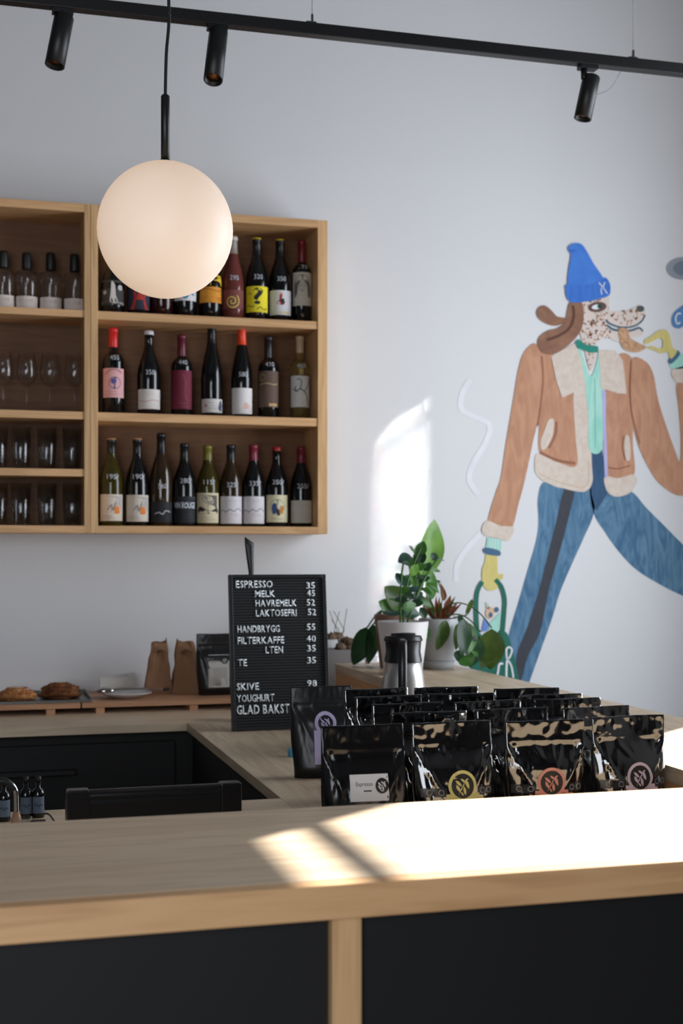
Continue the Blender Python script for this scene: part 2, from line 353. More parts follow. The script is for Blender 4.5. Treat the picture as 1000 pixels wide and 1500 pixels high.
def bottle(px, ytop, zs, kind, glass, cap, lab, label, group, capfrac=.17, price=None, py=None, art=(), rs=1.0, Y=4.70, rot=0, cap2=None):
    p = at(px, ytop, Y); H = p.z - zs
    t = thing('wine_bottle', label, 'bottle', (p.x, Y, zs), rot + math.atan2(-p.x, Y) * .8, group)
    pr = [(r * rs, z) for r, z in profile(kind, H)]
    lathe('glass_body', pr, G[glass], t, cap=False)
    if cap:
        c0 = H * (1 - capfrac)
        q = [(rad_at(pr, c0) + .0006, c0)] + [(r + .0006, z) for r, z in pr if c0 < z < H] + [(pr[-2][0] + .0006, H + .0007), (0.0005, H + .0009)]
        lathe('capsule', q, mat('capsule_%d_%d_%d' % cap, cap, .35, 0, .04, 30), t, cap=False)
        if cap2: lathe('capsule_top', [(pr[-2][0] + .0017, H - .010), (pr[-2][0] + .0017, H + .0012), (.0005, H + .0015)], mat('capsule_%d_%d_%d' % cap2, cap2, .35), t, cap=False)
    def wr(off):
        def f(x, z):
            r = rad_at(pr, z) + off; a = x / max(.012, rad_at(pr, z)); return (r * math.sin(a), -r * math.cos(a), z)
        return f
    if lab:
        y0, y1, rgb = lab; za = at(px, y1, Y - .04).z - zs; zb = at(px, y0, Y - .04).z - zs; za = max(za, .006)
        hw = pr[3][0] * 1.18
        lo = conform('paper_label', [rect(-hw + 2 * hw * k / 10, -hw + 2 * hw * (k + 1) / 10, za, zb) for k in range(10)], wr(.0005), paper(rgb), t, 1)
        for k, a in enumerate(art):
            kindA, col, *v = a; X = lambda u: u * hw; Zf = lambda w: za + (zb - za) * w
            if kindA == 'disc': lp = [circ(X(v[0]), Zf(v[1]), v[2] * hw, 18, v[3] * hw if len(v) > 3 else None)]
            elif kindA == 'rect': lp = [rect(X(v[0]), X(v[1]), Zf(v[2]), Zf(v[3]), 6)]
            elif kindA == 'stroke': lp = strokes([(X(a_), Zf(b_)) for a_, b_ in v[0]], v[1] * hw, 5)
            elif kindA == 'poly': lp = [[(q.x, q.y) for q in catmull([(X(a_), Zf(b_)) for a_, b_ in v[0]], 4)]]
            elif kindA == 'text': lp = glyph_fit(v[0], X(v[1]), X(v[2]), Zf(v[3]), Zf(v[4]), .02)
            elif kindA == 'lines': lp = [rect(X(v[0] + .1 * (j % 2)), X(v[1] - .12 * ((j * 7) % 3)), Zf(v[2] + (v[3] - v[2]) * j / max(1, v[4] - 1)), Zf(v[2] + (v[3] - v[2]) * j / max(1, v[4] - 1)) + .0011, 3) for j in range(v[4])]
            conform('label_print', lp, wr(.0009 + .0003 * k), paper(col), lo, 1)
    if price:
        zc = at(px, py, Y - .04).z - zs; w = .0066 * len(price)
        conform('price_writing', glyph_fit(price, -w * .6, w, zc - .0085, zc + .0085), wr(.0008), mat('chalk_ink', (196, 200, 208), .6), t, 0)
    return t
W_, K_ = (222, 216, 212), (30, 30, 32)
g1, g2, g3 = 'wine bottles on the top shelf', 'wine bottles on the middle shelf', 'wine bottles on the bottom shelf'
bottle(165, 372, SA, 'slope', 'black', None, (410, 446, (60, 58, 58)), 'dark bottle with black-and-white photographic label, half behind the globe lamp', g1, art=(('poly', (214, 210, 206), [(-.1, .95), (.15, .8), (.2, .4), (.35, .1), (-.2, .1), (-.15, .5)]), ('disc', (190, 188, 186), .55, .7, .2), ('rect', (150, 148, 146), -.9, .9, 0, .12), ('disc', (170, 168, 166), -.6, .5, .15)))
bottle(203, 360, SA, 'slope', 'black', None, (421, 453, (44, 44, 62)), 'dark bottle with big red A-shaped print, tucked below the globe lamp', g1, art=(('text', (196, 44, 36), 'A', -.65, .75, 0, 1.6),))
bottle(237, 360, SA, 'slope', 'maroon', None, None, 'deep red unlabelled bottle directly beneath the globe lamp', g1)
bottle(271, 358, SA, 'slope', 'black', None, (412, 440, (226, 226, 228)), 'black bottle with white label and blue brushstroke below the globe lamp', g1, art=(('stroke', (70, 140, 176), [(-.5, .4), (0, .15), (.3, .4), (.7, .3)], .16),))
bottle(308, 360, SA, 'slope', 'black', None, (402, 443, (222, 150, 40)), 'bottle with yellow and orange banded label at right edge of the globe', g1, art=(('rect', (236, 196, 44), -1, 1, .62, 1.0), ('rect', (204, 118, 38), -1, 1, 0, .2), ('stroke', (176, 84, 30), [(-.9, .45), (-.2, .5), (.4, .42), (.9, .46)], .07)))
b = bottle(341, 348, SA, 'tall', 'rose', (150, 140, 132), (424, 452, (120, 62, 56)), 'pinkish clear bottle with a yellow spiral painted on its side', g1, .2, '295', 406, rs=1.02)
bottle(376, 350, SA, 'slope', 'black', (16, 16, 18), (419, 457, (238, 222, 36)), 'black bottle with bright yellow question mark label', g1, .2, '320', 405, (('text', (24, 24, 20), '?', -.3, .45, .3, .95), ('stroke', (40, 40, 30), [(-.9, .2), (-.7, .28), (-.5, .2), (-.2, .24)], .05), ('stroke', (40, 40, 30), [(0, .1), (.2, .2), (.5, .1), (.8, .17)], .05), ('stroke', (40, 40, 30), [(-.8, .68), (-.6, .74), (-.4, .66)], .04)), cap2=(214, 196, 50))
bottle(410, 352, SA, 'slope', 'black', (16, 16, 18), (425, 461, (220, 220, 224)), 'black bottle with white label showing a small red painted figure', g1, .2, '350', 408, (('poly', (170, 56, 44), [(-.3, .5), (-.1, .6), (-.05, .85), (.15, .85), (.1, .6), (.35, .5), (.1, .4)]), ('poly', (40, 34, 44), [(0, .62), (.25, .66), (.3, .5), (.1, .45)]), ('disc', (228, 178, 140), .02, .88, .09), ('rect', (226, 198, 90), -.65, .65, .06, .12)), cap2=(214, 196, 50))
bottle(442, 353, SA, 'claret', 'black', (120, 28, 34), (398, 447, (208, 202, 188)), 'black bottle with a pencil portrait label and dark red capsule', g1, .26, '195', 389, (('poly', (112, 108, 100), [(-.7, .25), (-.75, .6), (-.4, .88), (.05, .93), (.5, .85), (.78, .55), (.75, .25), (.5, .3), (.4, .6), (0, .75), (-.35, .6), (-.45, .35)]), ('disc', (196, 190, 176), .0, .56, .34, .44), ('stroke', (110, 106, 100), [(-.22, .6), (-.1, .62)], .05), ('stroke', (110, 106, 100), [(.1, .62), (.24, .6)], .05), ('stroke', (130, 110, 104), [(-.1, .45), (.02, .44), (.12, .46)], .05)), .95)
# the spiral on the pink bottle
sp = [(-.004 + .027 * (1 - k / 25) * math.cos(-k * .52 + .9), .027 * (1 - k / 25) * math.sin(-k * .52 + .9) + .068) for k in range(24)]
def sprf(x, z): r = .0412; a = x / r; return (r * math.sin(a), -r * math.cos(a), z)
conform('painted_spiral', strokes(sp, .0045, 2), sprf, paper((206, 182, 92)), b, 0)
bottle(166, 481, SB, 'claret', 'black', (214, 34, 36), (539, 582, (222, 170, 172)), 'bottle with bright red capsule and pink label showing a blue globe', g2, .22, '455', 523, (('disc', (54, 52, 110), .1, .5, .48), ('disc', (84, 82, 146), .0, .56, .22), ('stroke', (150, 70, 84), [(-.7, .78), (-.3, .93), (.2, .95), (.7, .84)], .06), ('lines', (170, 120, 130), -.8, .4, .1, .2, 2)))
bottle(218, 486, SB, 'slope', 'black', None, (570, 599, W_), 'black bottle with white collar top and plain white label', g2, .04, '350', 545, (('lines', (150, 142, 150), -.5, .4, .75, .85, 2), ('stroke', (190, 150, 154), [(-.8, .45), (-.3, .36), (.2, .45), (.8, .42)], .05)))
bottle(266, 491, SB, 'claret', 'black', (98, 28, 44), (542, 599, (110, 22, 50)), 'black bottle with tall burgundy red label and burgundy capsule', g2, .26, '440', 530, (('stroke', (160, 80, 100), [(.1, .9), (.3, .65), (.2, .4), (.5, .2)], .04), ('lines', (176, 110, 120), -.5, .5, .05, .14, 2)))
bottle(310, 477, SB, 'tall', 'black', (18, 17, 18), (584, 604, (214, 210, 206)), 'tallest black bottle with gold seal on its neck and low white label', g2, .2, None, None, (('poly', (70, 80, 110), [(.5, .3), (.7, .9), (.9, .6), (.8, .1)]), ('disc', (190, 130, 130), -.5, .5, .12), ('lines', (140, 140, 150), -.3, .4, .3, .7, 3)))
bottle(354, 479, SB, 'tall', 'black', (232, 70, 36), (568, 606, (226, 222, 222)), 'black bottle with vivid orange-red capsule and large white label', g2, .2, '580', 548, (('poly', (232, 186, 170), [(.1, .25), (.25, .45), (.5, .35), (.6, .25), (.3, .18)]), ('lines', (200, 190, 190), .2, .7, .3, .4, 2)))
bottle(393, 493, SB, 'claret', 'black', (36, 28, 30), (543, 596, (96, 74, 62)), 'black bottle with brown label bearing a pale round emblem', g2, .26, '410', 533, (('disc', (142, 122, 92), -.55, .82, .3), ('disc', (104, 82, 68), -.55, .82, .2), ('stroke', (158, 138, 104), [(-.8, .62), (-.2, .66), (.4, .62), (.8, .66)], .1), ('rect', (190, 160, 110), 0, .7, .02, .1)))
b = bottle(439, 493, SB, 'claret', 'gold', (196, 172, 140), (550, 596, (218, 218, 214)), 'clear golden bottle with white label drawn with a bare branch', g2, .2, '460', 535, (('stroke', (70, 78, 66), [(.75, .02), (.6, .35), (.35, .5), (.0, .58), (-.35, .5), (-.45, .66)], .09), ('stroke', (70, 78, 66), [(.0, .58), (.1, .85), (-.3, .9)], .07), ('stroke', (70, 78, 66), [(.35, .5), (.75, .75), (.85, .95)], .07), ('stroke', (70, 78, 66), [(-.35, .5), (-.7, .6)], .06)), .95)
lathe('white_wine', [(.0005, .008), (.034, .008), (.0345, .165), (.0005, .165)], mat('white_wine', (196, 150, 52), .1, 0, .02, 4, 0, Transmission_Weight=.5), b, cap=False)
orange = (('rect', (176, 172, 174), -.85, .8, .32, .93), ('disc', (226, 130, 50), .4, .42, .22, .3), ('rect', (226, 130, 50), .2, .62, .28, .45), ('stroke', (110, 108, 112), [(-.3, .4), (0, .6), (.1, .4), (.35, .75)], .05), ('lines', (150, 140, 140), -.8, .2, .1, .18, 2))
bottle(163, 643, SD, 'slope', 'olive', (18, 18, 16), (724, 763, (216, 204, 188)), 'green-brown bottle with cork top and grey label with orange figures, leftmost of bottom row', g3, .17, '195/', 698, orange, cap2=(196, 150, 110))
bottle(201, 643, SD, 'slope', 'black', (18, 18, 16), (725, 764, (214, 204, 190)), 'black bottle with cork top and grey label with orange figures, second of bottom row', g3, .17, '190/', 698, orange, cap2=(196, 150, 110))
bottle(236, 635, SD, 'slope', 'brown', (16, 16, 18), (735, 765, (20, 20, 26)), 'tall dark brown bottle with black label and small white script', g3, .22, '560', 712, (('stroke', (170, 170, 176), [(-.5, .4), (-.2, .48), (.1, .4), (.3, .56), (.7, .5)], .08),))
bottle(270, 650, SD, 'slope', 'black', (20, 20, 22), (727, 766, (22, 24, 32)), 'black bottle with black label and white block lettering', g3, .19, '280/', 704, (('text', (206, 210, 220), 'VIN ROUGE', -.85, .85, .55, .78), ('rect', (90, 94, 110), -.9, .9, .93, .96), ('lines', (90, 94, 110), -.8, .8, .1, .3, 3)))
bottle(304, 653, SD, 'slope', 'olive', (116, 108, 40), (722, 766, (214, 202, 170)), 'olive bottle with cream label showing a dark woodcut scene', g3, .18, '115/', 706, (('rect', (92, 88, 80), -.75, .75, .3, .92), ('poly', (150, 146, 132), [(-.5, .8), (-.1, .88), (.4, .7), (.1, .6)]), ('poly', (40, 38, 36), [(-.75, .32), (-.6, .55), (.1, .4), (.7, .5), (.75, .32)]), ('lines', (150, 140, 120), -.6, .5, .1, .18, 2)))
tr = (('stroke', (90, 88, 96), [(-.9, .45), (-.6, .5), (-.4, .42), (-.1, .52), (.2, .45), (.5, .55), (.9, .45)], .05), ('lines', (196, 120, 130), -.6, .6, .28, .34, 2), ('lines', (170, 160, 170), -.6, .4, .82, .86, 1))
bottle(338, 652, SD, 'slope', 'brown', (24, 24, 30), (727, 767, (214, 210, 214)), 'bottle with black capsule and white label with a wavy ink line', g3, .19, '325/', 710, tr)
bottle(371, 652, SD, 'slope', 'black', (122, 34, 56), (727, 767, (214, 210, 214)), 'bottle with plum red capsule and white label with a wavy ink line', g3, .19, '335/', 708, tr)
bottle(405, 656, SD, 'slope', 'black', None, (725, 765, (222, 214, 178)), 'bottle with red top and cream label with a colourful round drawing', g3, .03, '350/', 706, (('disc', (70, 104, 84), 0, .56, .58), ('disc', (222, 214, 178), -.1, .42, .38), ('poly', (50, 76, 130), [(-.4, .6), (-.1, .7), (0, .4), (-.3, .3)]), ('poly', (202, 130, 50), [(.3, .6), (.5, .55), (.4, .3), (.2, .4)]), ('poly', (60, 50, 46), [(-.05, .5), (.15, .45), (.2, .25), (0, .28)]), ('lines', (120, 116, 100), -.5, .5, .12, .13, 1)))
bottle(441, 655, SD, 'slope', 'black', (116, 30, 52), (733, 766, (196, 192, 182)), 'rightmost bottle of the bottom row with wine red capsule and greyish label', g3, .2, '255/', 712, (('lines', (140, 136, 130), -.6, .6, .7, .8, 2), ('lines', (160, 156, 150), -.4, .5, .2, .4, 3)))
# coloured lips and seals
def lip(px, ytop, zs, rgb, nm='bottle_top'):
    for o in COL.objects:
        if o.name.startswith('wine_bottle') and abs(o.location.x - at(px, ytop, 4.7).x) < .004 and abs(o.location.z - zs) < .01:
            H = at(px, ytop, 4.7).z - zs
            lathe(nm, [(.0168, H - .012), (.0172, H - .008), (.0172, H), (.015, H + .003), (.0005, H + .0035)], mat('top_%d_%d_%d' % rgb, rgb, .4), o, cap=False)
lip(218, 486, SB, (206, 206, 212)); lip(405, 656, SD, (150, 30, 30)); lip(341, 348, SA, (196, 190, 184))
for o in COL.objects:
    if o.get('label', '').startswith('tallest black bottle'):
        conform('gold_seal', [circ(0, .262, .005)], lambda x, z: (x, -.0166, z), mat('gold_foil', (190, 140, 60), .3, .8), o, 0)
# ------------------------------------------------------------------ clear bottles and glassware
CG = clear_glass('clear_glass', (246, 248, 250)); WATER = mat('spirit', (235, 238, 240), .0, 0, 0, 3, 0, Transmission_Weight=1.0, IOR=1.33)
PLASTIC = mat('black_stopper', (16, 18, 17), .5)
for k, (px, yt, ty, cw) in enumerate(((5, 368, 410, 0), (39, 371, 404, 1), (74, 371, 404, 1), (109, 373, 406, 1))):
    p = at(px, 450, 4.70)
    lb = ['clear square-shouldered bottle cut by the left edge of the photo', 'clear spirit bottle with tall black cap, second from the left edge', 'clear spirit bottle with tall black cap, third from the left edge', 'clear spirit bottle with tall black cap beside the cabinet divider'][k]
    t = thing('spirit_bottle', lb, 'bottle', (p.x, 4.70, SA), group='clear bottles on the top shelf')
    Hn = .155
    lathe('glass_body', [(.0005, 0), (.036, 0), (.0395, .004), (.0395, .128), (.037, .137), (.022, .144), (.0135, .148), (.013, .170), (.0108, .170), (.0108, .149), (.02, .141), (.035, .133), (.0372, .126), (.0372, .008), (.0005, .006)], CG, t, cap=False)
    def wr(x, z): r = .0401; return (r * math.sin(x / r), -r * math.cos(x / r), z)
    lo = conform('paper_label', [rect(-.045 + .009 * j, -.036 + .009 * j, .006, .05) for j in range(10)], wr, paper((226, 214, 206)), t, 1)
    def wr2(x, z): r = .0405; return (r * math.sin(x / r), -r * math.cos(x / r), z)
    conform('label_print', [rect(-.025, .02, .03 + .004 * j, .0312 + .004 * j, 3) for j in range(3)], wr2, paper((150, 140, 138)), lo, 1)
    z1 = at(px, yt, 4.7).z - SA
    lathe('cap', [(.0005, .149), (.0155, .149), (.0165, .152), (.0160, z1 - .01), (.014, z1), (.0005, z1 + .001)], PLASTIC, t, cap=False)
wl = ['wine glass at the left edge of the photo, middle shelf', 'second wine glass from the left edge of the photo', 'third wine glass from the left edge of the photo', 'wine glass nearest the cabinet divider']
proto = None
def dup(o, parent=None):
    c = o.copy(); COL.objects.link(c); c.parent = parent
    for ch in list(o.children): dup(ch, c)
    return c
for k, px in enumerate((5, 39, 73, 109)):
    p = at(px, 600, 4.70)
    if proto is None:
        t = proto = thing('wine_glass', wl[0], 'glass', (0, 0, 0), group='wine glasses on the middle shelf')
        lathe('bowl', [(.0035, .092), (.012, .096), (.028, .112), (.0345, .132), (.034, .152), (.027, .205), (.0262, .205), (.0332, .152), (.0337, .133), (.0272, .1135), (.0115, .098), (.0005, .096)], CG, t, cap=False)
        lathe('stem', [(.0005, .0955), (.0036, .0918), (.0032, .05), (.004, .008), (.010, .0045), (.0005, .0046)], CG, t, seg=12, cap=False)
        lathe('foot', [(.0005, .0044), (.010, .0043), (.034, .0016), (.034, 0.0003), (.0005, .0003)], CG, t, cap=False)
    else: t = dup(proto)
    t.location = (p.x, 4.70, SB); t['label'] = wl[k]
proto = None
tl = {0: 'upper tumbler row', 1: 'lower tumbler row'}
for r, (zs, hh) in enumerate(((SCZ, .148), (SD, .152))):
    for k, px in enumerate((-4, 30, 68, 105)):
        p = at(px, 680, 4.69)
        for back in (0, 1):
            if proto is None:
                t = proto = thing('tumbler', 'x', 'glass', (0, 0, 0))
                lathe('tumbler_glass', [(.0005, 0), (.026, 0), (.0275, .003), (.031, .06), (.0335, .148), (.0322, .148), (.0298, .06), (.0262, .010), (.0005, .009)], CG, t, cap=False)
            else: t = dup(proto)
            t.location = (p.x + back * .004, 4.665 + .072 * back, zs)
            wh = ('cut by the left edge', 'second from the left edge', 'third from the left edge', 'nearest the cabinet divider')[k]
            t['label'] = 'tall clear tumbler in the %s row on the %s, %s' % (('front', 'back')[back], ('third shelf', 'bottom shelf')[r], wh)
            t['group'] = ('tumblers on the third shelf', 'tumblers on the bottom shelf')[r]
# ------------------------------------------------------------------ menu letter board
BW, BH = .300, .4645
pb = at(340, 1072, 3.86)
t = thing('letter_board', 'black menu letter board with white letters standing on the worktop', 'sign', (pb.x, 3.863, Z2 + .0017))
t.rotation_euler = (-R(7.2), 0, 0)
boxes('frame', [(0, .011, -.006, .012, 0, BH), (BW - .011, BW, -.006, .012, 0, BH), (.011, BW - .011, -.006, .012, 0, .011), (.011, BW - .011, -.006, .012, BH - .011, BH)], mat('board_frame', (22, 23, 25), .4), t, .0012)
vs, fs = [], []; n = 52; h = (BH - .022) / n
for k in range(n):
    z = .011 + k * h
    for zz, y in ((z, .004), (z + h * .12, .0005), (z + h * .78, .0005), (z + h * .88, .004)): vs += [(.011, y, zz), (BW - .011, y, zz)]
for k in range(len(vs) // 2 - 1): fs.append((2 * k, 2 * k + 1, 2 * k + 3, 2 * k + 2))
mesh('felt_grooves', vs, fs, mat('board_felt', (22, 24, 27), .75, 0, .1, 60), t)['kind'] = 'stuff'
box('backing', .011, BW - .011, .0045, .010, .011, BH - .011, DARK, t, rel=Vector((0, 0, 0)))
# prop leg at the rear
vs_, fs_ = tube_data([(BW / 2, .012, BH * .8), (BW / 2, .175, .0225)], .006, 8)
mesh('prop_leg', vs_, fs_, BLACKM, t)
LET = mat('letter_plastic', (226, 232, 236), .45, 0, .01, 5)
gl = {}
def glyph(ch):
    if ch not in gl:
        me = glyphs(ch, 1, .014, 0, 2); xs = [v.co.x for v in me.vertices]; ys = [v.co.y for v in me.vertices]
        x0, x1, y0, y1 = min(xs), max(xs), min(ys), max(ys)
        for v in me.vertices: v.co = Vector(((v.co.x - x0) / (y1 - y0), 0, (v.co.y - y0) / (y1 - y0)))
        wdt = (x1 - x0) / (y1 - y0)
        bm = bmesh.new(); bm.from_mesh(me); g = bmesh.ops.extrude_face_region(bm, geom=bm.faces[:])
        for e in g['geom']:
            if isinstance(e, bmesh.types.BMVert): e.co.y -= .10
        bmesh.ops.recalc_face_normals(bm, faces=bm.faces[:]); m2 = bpy.data.meshes.new('letter'); bm.to_mesh(m2); bm.free(); m2.materials.append(LET)
        gl[ch] = (m2, wdt)
    return gl[ch]
def line(txt, cx0, cx1, cy0, cy1):
    lft = 78 + ((cy0 + cy1) / 2 - 305) / 1113 * 19
    u0, u1 = (cx0 - lft) / 714 * BW, (cx1 - lft) / 714 * BW; v0, v1 = BH - (cy1 - 305) / 1113 * BH, BH - (cy0 - 305) / 1113 * BH
    gs = [glyph(c) if c != ' ' else (None, .35) for c in txt]; gap = .12
    tot = sum(g[1] for g in gs) + gap * (len(gs) - 1); sx = (u1 - u0) / tot; sz = v1 - v0; x = u0
    for me, w in gs:
        if me:
            o = link('letter', me, None, t, (x, .0004, v0)); o.scale = (sx, .02, sz)
        x += (w + gap) * sx
for a in (('ESPRESSO', 130, 398, 348, 400), ('35', 646, 712, 362, 410), ('MELK', 268, 415, 420, 468), ('45', 650, 712, 420, 466), ('HAVREMELK', 272, 573, 488, 536), ('52', 648, 710, 486, 534),
          ('LAKTOSEFRI', 274, 573, 558, 608), ('52', 655, 718, 556, 604), ('HANDBRYGG', 140, 447, 672, 722), ('55', 646, 710, 665, 713), ('FILTERKAFFE', 140, 478, 754, 804), ('40', 643, 713, 750, 798),
          ('LTEN', 342, 470, 824, 874), ('35', 646, 712, 820, 868), ('TE', 140, 206, 912, 962), ('35', 646, 712, 906, 954), ('SKIVE', 131, 291, 1082, 1132), ('98', 644, 716, 1072, 1120),
          ('YOUGHURT', 132, 402, 1164, 1216), ('GLAD BAKST', 131, 512, 1238, 1304)): line(*a)
# black tapered handle behind the board
p = at(367, 843, 4.10)
tt = thing('scoop', 'black tapered handle sticking up behind the menu board', 'scoop', (p.x, 4.10, Z2))
q0 = at(368, 835, 4.10).z - Z2; q1 = at(364, 789, 4.10).z - Z2
bm = bmesh.new()
sec = [(q0 - .12, .006, .006, .0), (q0 - .03, .007, .006, .002), (q0, .009, .007, .001), (q0 + .04, .012, .006, -.002), (q1 - .022, .0145, .005, -.004), (q1 - .004, .0145, .004, -.005)]
rings = []
for z, rx, ry, dx in sec:
    rings.append([bm.verts.new((dx + rx * math.cos(a * math.pi / 6), ry * math.sin(a * math.pi / 6), z - (.010 * math.cos(a * math.pi / 6) if z > q1 - .01 else 0))) for a in range(12)])
for r0, r1 in zip(rings, rings[1:]):
    for k in range(12): bm.faces.new((r0[k], r0[(k + 1) % 12], r1[(k + 1) % 12], r1[k]))
bm.faces.new(rings[-1]); bm.faces.new(list(reversed(rings[0])))
me = bpy.data.meshes.new('handle'); bm.to_mesh(me); bm.free(); me.polygons.foreach_set('use_smooth', [True] * len(me.polygons)); link('handle', me, BLACKM, tt)
lathe('scoop_bowl', [(.0005, 0.0), (.03, 0.0), (.036, .01), (.038, .09), (.034, .09), (.033, .012), (.0005, .008)], BLACKM, tt, cap=False)
tube('shank', [(0, .032, .05), (0, .03, .14), (0, 0, q0 - .11)], .005, BLACKM, tt, 8)
# ------------------------------------------------------------------ coffee bags
FOIL = mat('black_foil', (9, 9, 11), .10, .0, .05, 6, 0, Specular_IOR_Level=.95, IOR=1.75)
MATTE = mat('matte_black_foil', (15, 15, 17), .38, 0, .05, 6, 0, Specular_IOR_Level=.6)
bh, bw = .212, .0745
def ss(a, b, x): x = max(0, min(1, (x - a) / (b - a))); return x * x * (3 - 2 * x)
def bagfn(seed, amp=1.0, flat=None, back=.026):
    rnd = random.Random(seed); S = seed * 7.3
    lines_ = [(rnd.uniform(-.9, .9), rnd.uniform(.45, .8), rnd.uniform(-.5, .5), rnd.uniform(.1, .45), rnd.uniform(.04, .09), rnd.uniform(-1, 1)) for _ in range(9)]
    lines_ += [(-.98, .80, -.3, .38, .07, 1.3), (.98, .80, .3, .38, .07, 1.3), (-.8, .8, -.55, .2, .06, -1.0), (.82, .8, .6, .18, .06, -1.1), (-.3, .78, .15, .58, .06, .8)]
    def f(u, v, side=-1):
        hw = bw * (.90 + .10 * ss(0, .5, v) - .012 * ss(.5, .8, v))
        up = ss(.80, .60, v)
        d = (.033 * (1 - .55 * v)) * max(0, 1 - abs(u) ** 2.6) ** .6 * (up * .92 + .0) + .0012
        d *= (.62 + .38 * ss(0, .12, v)) if v < .12 else 1
        w = 0
        for x0, y0, x1, y1, wd, a in lines_:
            dx, dy = x1 - x0, y1 - y0; tt_ = max(0, min(1, ((u - x0) * dx + (v - y0) * dy) / (dx * dx + dy * dy)))
            q = ((u - x0 - dx * tt_) ** 2 + (v - y0 - dy * tt_) ** 2) ** .5 / wd
            if q < 1: w += a * (1 - q) ** 2 * (1 - .6 * tt_)
        w *= .0056 * ss(.86, .74, v)
        nn = noise.noise(Vector((u * 1.6 + S, v * 2.3, side * 3.1))) * .003 + (1 - abs(noise.noise(Vector((u * 3.2, v * 3.6 + S, side))))) ** 3 * .0014
        nn *= ss(.84, .72, v) * ss(0, .15, v)
        top = ss(.84, .88, v) * (.0024 * math.sin(u * 30 + 3 * noise.noise(Vector((u * 5, S, v * 7)))) * noise.noise(Vector((u * 7 + S, v * 9, 2))) + .0018 * noise.noise(Vector((u * 6, v * 12 + S, 1))))
        zipb = .0016 * (math.exp(-((v - .815) / .008) ** 2) + math.exp(-((v - .845) / .008) ** 2))
        msk = 1.0
        if flat:
            msk = 1 - .9 * math.exp(-(((u - flat[0]) / .5) ** 4 + ((v - flat[1]) / .22) ** 4))
        lean = .010 * noise.noise(Vector((u * .8, v * 1.2 + S, 5))) * ss(.6, 1, v) + back * max(0, v - .12)
        y = side * (d + (w + nn) * msk * amp + zipb) + top * amp + lean
        return Vector((hw * u, y, bh * v * (1 - .004 * noise.noise(Vector((u * 2, S, 0))))))
    return f
def bag_mesh(f, nu=40, nv=56):
    vs, fs = [], []
    for side in (-1, 1):
        o = len(vs)
        for j in range(nv + 1):
            for i in range(nu + 1): vs.append(f(-1 + 2 * i / nu, j / nv, side))
        for j in range(nv):
            for i in range(nu):
                q = (o + j * (nu + 1) + i, o + j * (nu + 1) + i + 1, o + (j + 1) * (nu + 1) + i + 1, o + (j + 1) * (nu + 1) + i)
                fs.append(q if side < 0 else tuple(reversed(q)))
    N = (nu + 1) * (nv + 1)
    for i in range(nu): fs.append((i + 1, i, N + i, N + i + 1)); a = nv * (nu + 1); fs.append((a + i, a + i + 1, N + a + i + 1, N + a + i))
    for j in range(nv):
        a, b = j * (nu + 1), (j + 1) * (nu + 1); fs.append((a, b, N + b, N + a)); a += nu; b += nu; fs.append((b, a, N + a, N + b))
    return vs, fs
def on_bag(f, off):
    def g(x, z):
        v = z / bh; hw = f(1, v).x; u = max(-1, min(1, x / hw)); p = f(u, v); return (x, p.y - off, z)
    return g
def leaf2(cx, cy, a, L, w):
    return [(cx + math.cos(a) * s * L / 2 - math.sin(a) * q * w / 2, cy + math.sin(a) * s * L / 2 + math.cos(a) * q * w / 2) for s, q in ((-1, 0), (-.4, .8), (.3, .9), (1, 0), (.3, -.9), (-.4, -.8))]
def logo(cx, cy, r):
    out = [leaf2(cx - .05 * r, cy - .1 * r, 1.0, 1.45 * r, .10 * r)]
    for dx, dy, a, L, w in ((-.36, .22, 2.4, .75, .26), (-.42, -.18, 2.1, .7, .28), (.05, .42, 2.5, .55, .20), (.40, .12, 1.9, .85, .30), (.14, -.38, 1.7, .75, .26), (.38, .48, .6, .4, .14), (-.1, -.62, 2.2, .4, .16)):
        out.append(leaf2(cx + dx * r, cy + dy * r, a, L * r, w * r))
    return out
INK = mat('ink_black', (26, 26, 28), .4)
TAPE = mat('clear_tape', (36, 37, 40), .3, 0, .04, 20)
